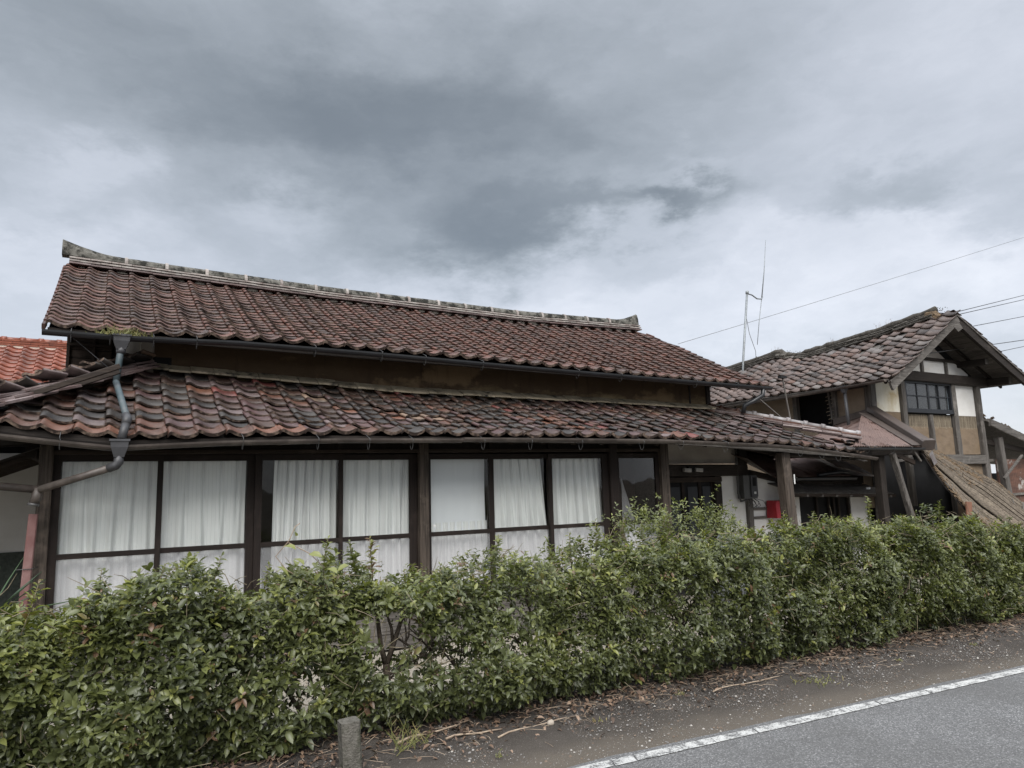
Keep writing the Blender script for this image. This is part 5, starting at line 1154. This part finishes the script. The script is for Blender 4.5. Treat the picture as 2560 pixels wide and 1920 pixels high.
obj_beam('prop', (11.61, 9.5, 2.70), (11.47, 9.5, 3.58), 0.025, 0.025, GW['Z'], br); obj_beam('prop', (11.35, 9.5, 2.8), (10.62, 9.5, 3.24), 0.02, 0.02, GW['X'], br)
obj_box('insulator', (11.38, 9.46, 3.57), (11.54, 9.54, 3.62), M_black, br)

# ------------------------------------------------------------------ leaves
def leaf_arrays(P, D, N, L, Wd, curl=0.25):
    """P base, D direction, N normal (k,3), L length, Wd width -> verts (k*8,3) and face template"""
    S = np.cross(D, N); S /= np.linalg.norm(S, axis=1)[:, None] + 1e-9; L = L[:, None]; Wd = Wd[:, None]
    fold = 0.18
    v = [P,
         P + D * L * .33 - S * Wd * .42 + N * Wd * fold, P + D * L * .33 + N * 0, P + D * L * .33 + S * Wd * .42 + N * Wd * fold,
         P + D * L * .68 - S * Wd * .40 + N * (Wd * fold - L * curl * .30), P + D * L * .68 - N * L * curl * .42, P + D * L * .68 + S * Wd * .40 + N * (Wd * fold - L * curl * .30),
         P + D * L * 0.99 - N * L * curl * .95]
    return np.stack(v, 1).reshape(-1, 3)
LF = [(0, 2, 1), (0, 3, 2), (1, 2, 5, 4), (2, 3, 6, 5), (4, 5, 7), (5, 6, 7)]
def leaf_object(name, P, D, N, L, Wd, tone, m, parent, curl=0.25):
    vs = leaf_arrays(P, D, N, L, Wd, curl); k = len(P); c = (vs.min(0) + vs.max(0)) / 2
    sizes = np.array([len(f) for f in LF]); flat = np.concatenate([np.array(f) for f in LF])
    loops = (np.arange(k)[:, None] * 8 + flat[None, :]).ravel(); tot = np.tile(sizes, k); start = np.concatenate([[0], np.cumsum(tot)[:-1]])
    me = bpy.data.meshes.new(name); me.vertices.add(len(vs)); me.vertices.foreach_set('co', (vs - c).ravel())
    me.loops.add(len(loops)); me.loops.foreach_set('vertex_index', loops); me.polygons.add(len(tot)); me.polygons.foreach_set('loop_start', start); me.polygons.foreach_set('loop_total', tot)
    me.polygons.foreach_set('use_smooth', np.ones(len(tot), bool)); me.update(calc_edges=True)
    at = me.attributes.new('tone', 'FLOAT', 'POINT'); at.data.foreach_set('value', np.repeat(tone, 8)); me.materials.append(m)
    return link(bpy.data.objects.new(name, me), parent, c)
def unit(a): return a / (np.linalg.norm(a, axis=1)[:, None] + 1e-9)
def sprigs(tips, dirs, nl, Ls, tone0, rs=npr):
    """whorls of leaves round shoot tips"""
    P = []; D = []; N = []; L = []; T = []
    k = len(tips); 
    A = unit(np.cross(dirs, rs.normal(size=(k, 3)))); B = np.cross(dirs, A)
    for j in range(nl):
        th = j * 2.4 + rs.uniform(0, .8, k); back = (j / nl) * 0.075 * rs.uniform(.7, 1.3, k)
        rad = A * np.cos(th)[:, None] + B * np.sin(th)[:, None]
        up_ = 0.15 + 0.75 * (1 - j / nl)
        d = unit(rad + dirs * up_ * rs.uniform(.5, 1.3, k)[:, None] + rs.normal(0, .18, (k, 3)))
        n = unit(dirs - d * (dirs * d).sum(1)[:, None] + np.array([0, 0, .35]) + rs.normal(0, .22, (k, 3))); n = unit(n - d * (n * d).sum(1)[:, None])
        P.append(tips - dirs * back[:, None]); D.append(d); N.append(n); L.append(Ls * rs.uniform(.55, 1.25, k) * (0.75 if j < 2 else 1)); T.append(np.clip(tone0 + rs.normal(0, .09, k) + (0.05 if j < 2 else 0), 0, 1))
    return [np.concatenate(q) for q in (P, D, N, L, T)]
# ------------------------------------------------------------------ HEDGE
hedge = thing('hedge', (4, 5.25, 0), 'long clipped evergreen hedge running along the roadside in front of the farmhouse', 'hedge')
HT = [(-3.5, 1.10), (-0.5, 1.08), (-0.2, 1.06), (0.22, 1.13), (0.7, 1.16), (1.1, 1.12), (1.5, 1.09), (2.0, 1.06), (2.6, 1.07), (3.3, 1.10), (3.8, 1.14), (4.4, 1.22), (5.0, 1.16), (5.6, 1.07), (6.3, 1.20), (7.0, 1.20), (7.8, 1.15), (8.6, 1.18), (9.3, 1.08), (9.9, 0.9), (10.4, 0.6)]
def hc(x): return 5.25 - 0.035 * np.clip(x - 2, -6, 20)
xs_, hs_ = np.array([a for a, _ in HT]), np.array([b for _, b in HT])
def htop(x): return np.interp(x, xs_, hs_) + 0.045 * np.sin(x * 5.3) + 0.035 * np.sin(x * 11.7 + 1) + 0.02 * np.sin(x * 23 + 2) - 0.02
def bottom(x): return np.interp(x, [-3, 0.9, 1.5, 2.6, 10], [0.0, 0.0, 0.07, 0.03, 0.03])
def hfields(k):
    """random shoots: positions in the shell of the hedge, pointing out of it"""
    x = npr.uniform(-3.2, 10.15, int(k * 1.0)); 
    ph = npr.uniform(-0.15, 1.15, len(x)) * math.pi      # angle round the section; 0 = street side, 90 = top
    w = 0.51 + 0.05 * np.sin(x * 3.1) + 0.04 * np.sin(x * 7.7); endk = np.clip((10.3 - x) / 0.7, 0.1, 1) ** .5
    top = htop(x); bot = bottom(x); mid = (top + bot) / 2; hh = (top - bot) / 2
    cs, sn = np.cos(ph), np.sin(ph); e = 0.55
    yy_ = -np.sign(cs) * np.abs(cs) ** e * w * endk; zz_ = np.sign(sn) * np.abs(sn) ** e * hh
    # spread faces evenly: for street face pick height at random
    face = npr.uniform(0, 1, len(x)) < 0.62
    zz_ = np.where(face, npr.uniform(-1, 1, len(x)) * hh, zz_); yy_ = np.where(face, -w * endk * (1 - 0.35 * np.abs(zz_ / hh) ** 4), yy_)
    depth = np.abs(npr.normal(0, 0.10, len(x))); 
    nx = np.zeros(len(x)); ny = np.where(face, -1.0, -cs * .8); nz_ = np.where(face, 0.25 + 0.6 * np.clip(zz_ / hh, -.3, 1), sn)
    bumpy = np.array([noise.noise(V((a * 2.2, b * 2.5, c * 2.5))) for a, b, c in zip(x, yy_, zz_)]) * 0.20
    out = unit(np.stack([nx, ny, nz_], 1))
    p = np.stack([x, hc(x) + yy_, mid + zz_], 1) + out * (bumpy - depth)[:, None] + npr.normal(0, .015, (len(x), 3))
    return p, out, bumpy
def hole(p):
    """thin places where the yard shows through"""
    g = np.array([noise.noise(V((a * 1.9 + 3.3, 0, c * 2.6))) for a, c in zip(p[:, 0], p[:, 2])])
    lowk = np.clip(1.15 - np.abs(p[:, 2] - 0.55) / 0.42, 0, 1); xk = np.interp(p[:, 0], [-3, 0.6, 1.2, 2.7, 3.2, 4.6, 5.4, 10], [0.25, .35, .8, 1.0, .5, .5, .1, .0])
    h = g + lowk * xk * 0.39
    # the widest gap, where stems fork in front of the boards
    d = ((p[:, 0] - 1.78) / 0.20) ** 2 + ((p[:, 2] - 0.60) / 0.24) ** 2; d2 = ((p[:, 0] - 1.95) / 0.10) ** 2 + ((p[:, 2] - 0.45) / 0.14) ** 2
    return (h > 0.62) | ((d < 1)) | (d2 < 1)
p, out, bm = hfields(20500)
h = hole(p); r_ = npr.uniform(0, 1, len(p)); keep = ~h | (r_ < 0.06); p, out, bm = p[keep], out[keep], bm[keep]
k = len(p)
dirs = unit(out * 0.8 + np.array([0, 0, .45]) + npr.normal(0, .42, (k, 3)))
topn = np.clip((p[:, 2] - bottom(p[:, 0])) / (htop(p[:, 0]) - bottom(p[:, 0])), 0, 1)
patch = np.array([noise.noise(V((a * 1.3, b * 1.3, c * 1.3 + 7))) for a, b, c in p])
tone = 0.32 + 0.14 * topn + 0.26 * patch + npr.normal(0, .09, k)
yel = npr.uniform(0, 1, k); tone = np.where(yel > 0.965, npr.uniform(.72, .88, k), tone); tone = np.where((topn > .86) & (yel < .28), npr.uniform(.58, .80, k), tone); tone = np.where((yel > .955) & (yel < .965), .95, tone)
size = 0.048 * npr.uniform(.65, 1.45, k) * np.interp(p[:, 0], [-1, 1, 3, 10], [1.22, 1.15, 0.98, 1.0])
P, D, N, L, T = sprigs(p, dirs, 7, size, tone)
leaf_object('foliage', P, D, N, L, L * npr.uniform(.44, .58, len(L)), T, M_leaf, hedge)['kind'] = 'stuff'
# inner filling, darker and sparser
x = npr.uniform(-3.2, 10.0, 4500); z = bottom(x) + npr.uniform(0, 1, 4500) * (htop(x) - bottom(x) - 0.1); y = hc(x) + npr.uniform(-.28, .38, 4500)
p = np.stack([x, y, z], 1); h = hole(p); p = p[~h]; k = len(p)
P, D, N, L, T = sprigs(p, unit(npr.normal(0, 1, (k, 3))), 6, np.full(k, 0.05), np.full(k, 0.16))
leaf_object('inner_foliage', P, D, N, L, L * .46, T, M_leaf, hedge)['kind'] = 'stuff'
# shoots rising above the clipped top, each one a part
SH = [(-0.36, 5.0, 0.20), (0.30, 5.1, 0.12), (0.62, 5.0, 0.14), (0.95, 5.1, 0.16), (1.33, 4.98, 0.24), (1.62, 5.2, 0.15), (1.66, 4.95, 0.20), (1.95, 5.1, 0.10), (2.30, 5.1, 0.10), (2.62, 5.05, 0.22), (2.9, 5.2, 0.10), (3.2, 5.0, 0.18), (3.42, 5.1, 0.24), (3.75, 5.2, 0.15), (4.1, 5.0, 0.18),
      (4.35, 5.1, 0.2), (5.3, 4.95, 0.14), (5.9, 5.0, 0.22), (6.4, 5.1, 0.12), (6.9, 5.0, 0.12), (7.3, 5.05, 0.26), (8.0, 5.0, 0.12), (8.5, 5.0, 0.16), (9.1, 4.95, 0.14), (0.05, 5.3, 0.1), (-0.9, 5.1, 0.15)]
for (x, y, hgt) in SH:
    b = V((x, y, float(htop(np.array(x))) - 0.12)); lean = V((rnd.gauss(0, .18), rnd.gauss(-.1, .15), 1)).normalized(); H_ = hgt + 0.10; tip = b + lean * H_
    t_ = thing('shoot', b, None, None, parent=hedge)
    obj_tube('twig', [b, b.lerp(tip, .5) + V((rnd.gauss(0, .008), 0, 0)), tip], [0.004, 0.003, 0.002], M_twig, t_, 4)
    nn = int(3 + H_ / 0.05); tips = np.array([b.lerp(tip, q) for q in np.linspace(.35, 1, nn)]); dr = np.tile(np.array(lean), (nn, 1)) + npr.normal(0, .25, (nn, 3))
    to = rnd.choice([0.5, 0.6, 0.66, 0.78, 0.9 if rnd.random() < .5 else 0.6])
    P, D, N, L, T = sprigs(tips, unit(dr), 6, np.full(nn, 0.060) * np.linspace(1.1, .8, nn), np.full(nn, to)); leaf_object('leaves', P, D, N, L, L * .46, T, M_leaf, t_)
# stems and branching
def branch(mb, p, d, L, r, depth):
    n = 4; pts = [p]; q = p
    for i in range(n):
        d = (d + V((rnd.gauss(0, .22), rnd.gauss(0, .22), rnd.gauss(0.03, .12)))).normalized(); q = q + d * (L / n); pts.append(q)
    mb.tube(pts, [lerp(r, r * .62, i / n) for i in range(n + 1)], 6 if r > .008 else 4, cap=False)
    if depth > 0:
        for _ in range(2 if depth > 1 else 3):
            dd = (d + V((rnd.gauss(0, .75), rnd.gauss(0, .5), rnd.uniform(-.1, .6)))).normalized(); branch(mb, pts[rnd.choice([2, 3, 4])], dd, L * rnd.uniform(.55, .85), r * .6, depth - 1)
x = -3.0
while x < 9.9:
    mb = MB(); b = V((x, float(hc(x)) + rnd.uniform(-.1, .12), -0.02)); branch(mb, b, V((rnd.gauss(0, .15), rnd.gauss(0, .1), 1)).normalized(), rnd.uniform(.35, .5), rnd.uniform(.013, .024), 3)
    mb.build('stem', M_stem, hedge, smooth=True); x += rnd.uniform(.26, .5)
# the forked stem seen in the gap
mb = MB(); mb.tube([(1.80, 5.1, 0.0), (1.82, 5.1, 0.25), (1.81, 5.1, 0.42)], [0.028, .026, .026], 7)
mb.tube([(1.81, 5.1, .40), (1.77, 5.1, .55), (1.74, 5.1, .78), (1.70, 5.1, 1.0)], [.022, .018, .014, .008], 6); mb.tube([(1.81, 5.1, .40), (1.87, 5.1, .56), (1.93, 5.1, .72), (1.98, 5.12, .95)], [.022, .018, .014, .008], 6)
mb.tube([(1.86, 5.1, .55), (1.85, 5.1, .66), (1.80, 5.1, .80)], [.014, .011, .006], 5); mb.build('stem', M_stem, hedge, smooth=True)
MB().beam((1.62, 5.18, -0.02), (1.63, 5.18, 0.62), 0.03, 0.03, up=(0, 1, 0), n=4, jit=.004).build('stake', M_stem, hedge)
# bare twigs poking out
mb = MB()
for _ in range(1000):
    x = rnd.uniform(-1.2, 9.9); tp = float(htop(np.array(x))); bt = float(bottom(x)); z = rnd.uniform(bt, tp); y = float(hc(x)) - 0.40 + rnd.uniform(-.06, .1)
    if rnd.random() < .3: z = tp - .03; y = float(hc(x)) + rnd.uniform(-.4, .3)
    p = V((x, y, z)); d = V((rnd.gauss(0, 1), rnd.gauss(-.35, .4), rnd.gauss(.2, .6))).normalized(); L_ = rnd.uniform(.05, .20); q = p + d * L_ * .5; e = q + (d + V((rnd.gauss(0, .3), 0, rnd.gauss(0, .3)))).normalized() * L_ * .5
    mb.tube([p, q, e], [.0032, .0024, .0012], 4, cap=False)
o = mb.build('bare_twigs', M_twig, hedge); o['kind'] = 'stuff'

# small pruned shrub behind the hedge with thick pale branches
gs = thing('garden_shrub', (4.9, 5.95, -0.1), 'small pruned shrub with thick bare branches behind the hedge before the entrance', 'shrub')
for pts, r0 in (([(4.9, 5.95, -.1), (4.85, 5.9, .5), (4.70, 5.85, .85), (4.95, 5.8, 1.02), (5.15, 5.8, 1.14)], .035), ([(4.70, 5.85, .85), (4.55, 5.8, 1.0), (4.50, 5.8, 1.18), (4.55, 5.8, 1.3)], .026), ([(4.85, 5.9, .5), (5.3, 5.9, .8), (5.6, 5.85, .98), (5.75, 5.8, 1.1)], .03)):
    obj_tube('branch', pts, [r0 * (1 - .13 * i) for i in range(len(pts))], M_twig, gs, 7)
tips = []
for (cx, cy, cz, sx, sz, n) in ((4.62, 5.75, 1.27, .19, .09, 90), (5.08, 5.8, 1.28, .15, .13, 80), (5.66, 5.8, 1.25, .20, .14, 130), (5.95, 5.75, 1.10, .18, .12, 90), (4.9, 5.75, 1.10, .3, .08, 60)):
    tips.append(npr.normal(0, 1, (n, 3)) * np.array([sx, .13, sz]) * .75 + np.array([cx, cy, cz]))
tips = np.concatenate(tips); k = len(tips); tn = npr.normal(.56, .12, k); P, D, N, L, T = sprigs(tips, unit(npr.normal(0, .5, (k, 3)) + np.array([0, -.3, .8])), 6, np.full(k, .045), tn)
leaf_object('crown', P, D, N, L, L * .45, T, M_leaf, gs)
# twining vine shoot with large pale leaves
vn = thing('vine_shoot', (1.55, 4.85, 1.0), 'pale green twining vine with large leaves in front of the black window gap', 'vine')
obj_tube('stem', [(1.25, 4.85, 1.02), (1.05, 4.83, 1.15), (0.98, 4.83, 1.24), (1.06, 4.83, 1.33), (1.10, 4.83, 1.42), (1.13, 4.83, 1.44)], .003, M_stick, vn, 4)
obj_tube('stem', [(1.06, 4.83, 1.32), (1.2, 4.83, 1.24), (1.30, 4.85, 1.14)], .003, M_stick, vn, 4)
tips = np.array([(1.10, 4.82, 1.36), (1.02, 4.8, 1.30), (1.18, 4.8, 1.24), (1.30, 4.8, 1.14), (1.36, 4.78, 1.12), (0.98, 4.8, 1.18), (1.08, 4.8, 1.22)])
for q in range(7):
    leaf_object('leaf', tips[q:q + 1], unit(npr.normal(0, .4, (1, 3)) + np.array([.5, -.3, .1])), unit(npr.normal(0, .2, (1, 3)) + np.array([0, -.5, 1])), np.full(1, .10), np.full(1, .055), np.full(1, .80), M_leaf, vn)
# spiky plant at the far left
yc = thing('spiky_plant', (-0.72, 7.2, -0.2), 'dark sword-leaved plant by the white wall at the far left edge', 'plant')
for i in range(26):
    a = rnd.uniform(0, 6.28); el = rnd.uniform(.15, 1.2); d = V((math.cos(a) * math.cos(el), math.sin(a) * math.cos(el), math.sin(el))); Lf = rnd.uniform(.55, .8); b = V((-0.80, 7.2, .62)); s = d.cross(V((0, 0, 1))).normalized() * .022
    pts = [b + d * Lf * q - V((0, 0, .25 * q * q * Lf * (1.3 - math.sin(el)))) for q in (0, .3, .65, 1)]; ws = [.7, 1, .7, .05]
    mb = MB(); mb.add([p + s * w for p, w in zip(pts, ws)] + [p - s * w for p, w in zip(pts, ws)] + [p - V((0, 0, .008)) for p in pts], [(j, j + 1, 9 + j, 8 + j) for j in range(3)] + [(8 + j, 9 + j, 5 + j, 4 + j) for j in range(3)])
    o = mb.build('sword_leaf', M_yucca, yc); at = o.data.attributes.new('tone', 'FLOAT', 'POINT'); at.data.foreach_set('value', [rnd.random()] * len(mb.v))
obj_tube('trunk', [(-0.80, 7.2, -.25), (-0.80, 7.2, .62)], [.07, .06], M_stem, yc, 8)
# grass in the upper gutter
weeds('gutter_grass', [(-0.02, 8.74, 3.36), (0.10, 8.74, 3.37), (0.24, 8.74, 3.37), (0.05, 8.80, 3.38)], [.09, .13, .09, .08], M_grass, 'yellow-green grass tuft growing in the black gutter above the downpipe', 'grass tuft', n=55, spread=.07, curve=.8)
# garden stone, concrete post
def rock(name, c, s, m, seed):
    bm_ = MB(); vs = []; n1, n2 = 12, 8
    for i in range(n2 + 1):
        th = math.pi * i / n2
        for j in range(n1):
            a = 2 * math.pi * j / n1; v = V((math.sin(th) * math.cos(a), math.sin(th) * math.sin(a), math.cos(th))); k = 1 + .22 * noise.noise(v * 1.4 + V((seed, 0, 0)))
            vs.append((c[0] + v.x * s[0] * k, c[1] + v.y * s[1] * k, c[2] + v.z * s[2] * k))
    bm_.add(vs, [(i * n1 + j, (i + 1) * n1 + j, (i + 1) * n1 + (j + 1) % n1, i * n1 + (j + 1) % n1) for i in range(n2) for j in range(n1)]); return bm_.build(name, m, None, smooth=True)
tag(rock('garden_stone', (7.0, 6.9, .35), (.28, .25, .62), M_stone, 3), 'grey speckled upright stone behind the hedge below the meter box', 'stone')
tag(MB().beam((1.375, 4.5, -.05), (1.36, 4.5, .27), .115, .11, up=(0, 1, 0), n=3, jit=.0015).build('concrete_post', M_conc, None), 'short square concrete post standing in the leaf litter at the front of the hedge', 'post')

# ------------------------------------------------------------------ litter, gravel, sticks
def lit_pos(k):
    x = npr.uniform(-1.0, 11, k); base = hc(x) - 0.42; y = base + npr.normal(0.05, .22, k); return x, y
k = 5200; x, y = lit_pos(k); z = np.array([gz(a, b) for a, b in zip(x, y)]) + .008 + np.abs(npr.normal(0, .010, k))
ok = y > np.interp(x, [a for a, _ in RE], [b for _, b in RE]) + .3 ; x, y, z = x[ok], y[ok], z[ok]; k = len(x)
D = unit(np.stack([npr.normal(0, 1, k), npr.normal(0, 1, k), npr.normal(0, .18, k)], 1)); N = unit(npr.normal(0, .25, (k, 3)) + np.array([0, 0, 1])); N = unit(N - D * (N * D).sum(1)[:, None])
L = npr.uniform(.025, .06, k); o = leaf_object('leaf_litter', np.stack([x, y, z], 1), D, N, L, L * npr.uniform(.35, .6, k), npr.uniform(0, 1, k) ** 1.2, M_litter, None, curl=.35)
tag(o, 'brown fallen leaves strewn along the foot of the hedge', 'leaf litter', kind='stuff')
mb = MB()
for _ in range(700):
    x, y = rnd.uniform(0.3, 10.5), 0; y = float(hc(x)) - .42 + rnd.gauss(0.0, .25)
    if y < redge(x) + .35: continue
    a = rnd.uniform(0, 6.28); L_ = rnd.uniform(.04, .16); p = V((x, y, gz(x, y) + .012)); e = p + V((math.cos(a), math.sin(a), rnd.uniform(-.02, .12))) * L_
    mb.tube([p, p.lerp(e, .5) + V((rnd.gauss(0, .01), rnd.gauss(0, .01), .005)), e], .0016, 3, cap=False)
tag(mb.build('twig_litter', M_stick, None), 'dry straw and fine twigs among the leaves by the hedge', 'twig litter', kind='stuff')
STK = [((2.05, 4.62), (2.45, 4.60), .008, 'thicker pale stick lying under the hedge right of the concrete post'), ((2.35, 4.45), (2.95, 4.56), .007, 'long thin pale stick on the gravel, second from the concrete post'),
       ((4.25, 4.42), (5.05, 4.45), .005, 'long curved pale twig lying across the gravel in the middle of the verge'), ((1.75, 4.72), (2.25, 4.85), .009, 'dark leaning branch end resting at the hedge foot near the post')]
for (a, b, r, lb) in STK:
    P = [V((lerp(a[0], b[0], q), lerp(a[1], b[1], q) + .025 * math.sin(q * 5), gz(a[0], a[1]) + .014 + .006 * math.sin(q * 9))) for q in np.linspace(0, 1, 7)]
    tag(MB().tube(P, [r * (1 - .08 * i) for i in range(7)], 6).build('stick', M_stick, None, smooth=True), lb, 'stick', 'sticks on the verge')
tag(rock('small_stone', (2.78, 4.48, .012), (.028, .022, .020), mat('pale_pebble', (.38, .33, .27), .9), 5), 'small pale stone lying alone on the dark verge', 'stone')
mb = MB()
def pebble(p, s, mi):
    a = rnd.uniform(0, 6.28); c_, s_ = math.cos(a) * s, math.sin(a) * s
    mb.add([p + V((c_, s_, 0)), p + V((-s_, c_, 0)), p + V((-c_, -s_, 0)), p + V((s_, -c_, 0)), p + V((0, 0, s * .8))], [(0, 1, 4), (1, 2, 4), (2, 3, 4), (3, 0, 4)], mi)
for _ in range(16000):
    x = rnd.uniform(1.0, 10); y = redge(x) + .12 + abs(rnd.gauss(0.5, .35))
    if y > float(hc(x)) - .3: continue
    pebble(V((x, y, gz(x, y) + .002)), (rnd.uniform(.0015, .0045) if rnd.random() < .93 else rnd.uniform(.005, .012)), rnd.choice([0, 1, 1, 2, 2]))
GM = [mat('gravel_pale', (.36, .34, .31), .9), mat('gravel_grey', (.20, .19, .18), .9), mat('gravel_brown', (.16, .12, .09), .9)]
tag(mb.build('gravel', GM, None), 'fine loose gravel scattered over the dark road verge', 'gravel', kind='stuff')
mb = MB()
for _ in range(7000):
    x = rnd.uniform(1.2, 9); y = rnd.uniform(5.9, 8.2); pebble(V((x, y, gz(x, y) + .002)), rnd.uniform(.006, .016), rnd.randrange(2))
tag(mb.build('yard_gravel', [mat('yard_pebble_pale', (.42, .38, .32), .9), mat('yard_pebble_tan', (.30, .25, .20), .9)], None), 'pale gravel of the yard glimpsed through the hedge', 'gravel', kind='stuff')
weeds('verge_grass', [(5.05, 4.15, .0), (5.2, 4.12, 0)], [.05, .04], M_grass, 'small low green weed on the gravel between hedge and white line', 'weed', n=30, spread=.07, curve=1.0)
for q, (x, y) in enumerate(((3.1, 4.35), (4.0, 4.5), (6.3, 4.2), (2.2, 4.15), (7.4, 4.15))):
    weeds('verge_weed', [(x, y, 0)], [.035], M_grass, ['tiny weed tuft on the gravel beside the lone pale stone', 'tiny weed at the edge of the fallen leaves mid-verge', 'tiny weed on the far part of the dark verge near the leaves', 'tiny weed tuft between concrete post and white line', 'farthest tiny weed on the verge beside the road'][q], 'weed', n=14, spread=.02, curve=1.2, group='tiny weeds on the verge')
weeds('straw_tuft', [(1.72, 4.60, 0), (1.85, 4.62, 0)], [.22, .18], M_grass, 'arching yellow grass tuft right of the concrete post under the hedge', 'grass tuft', n=14, spread=.04, curve=.9)
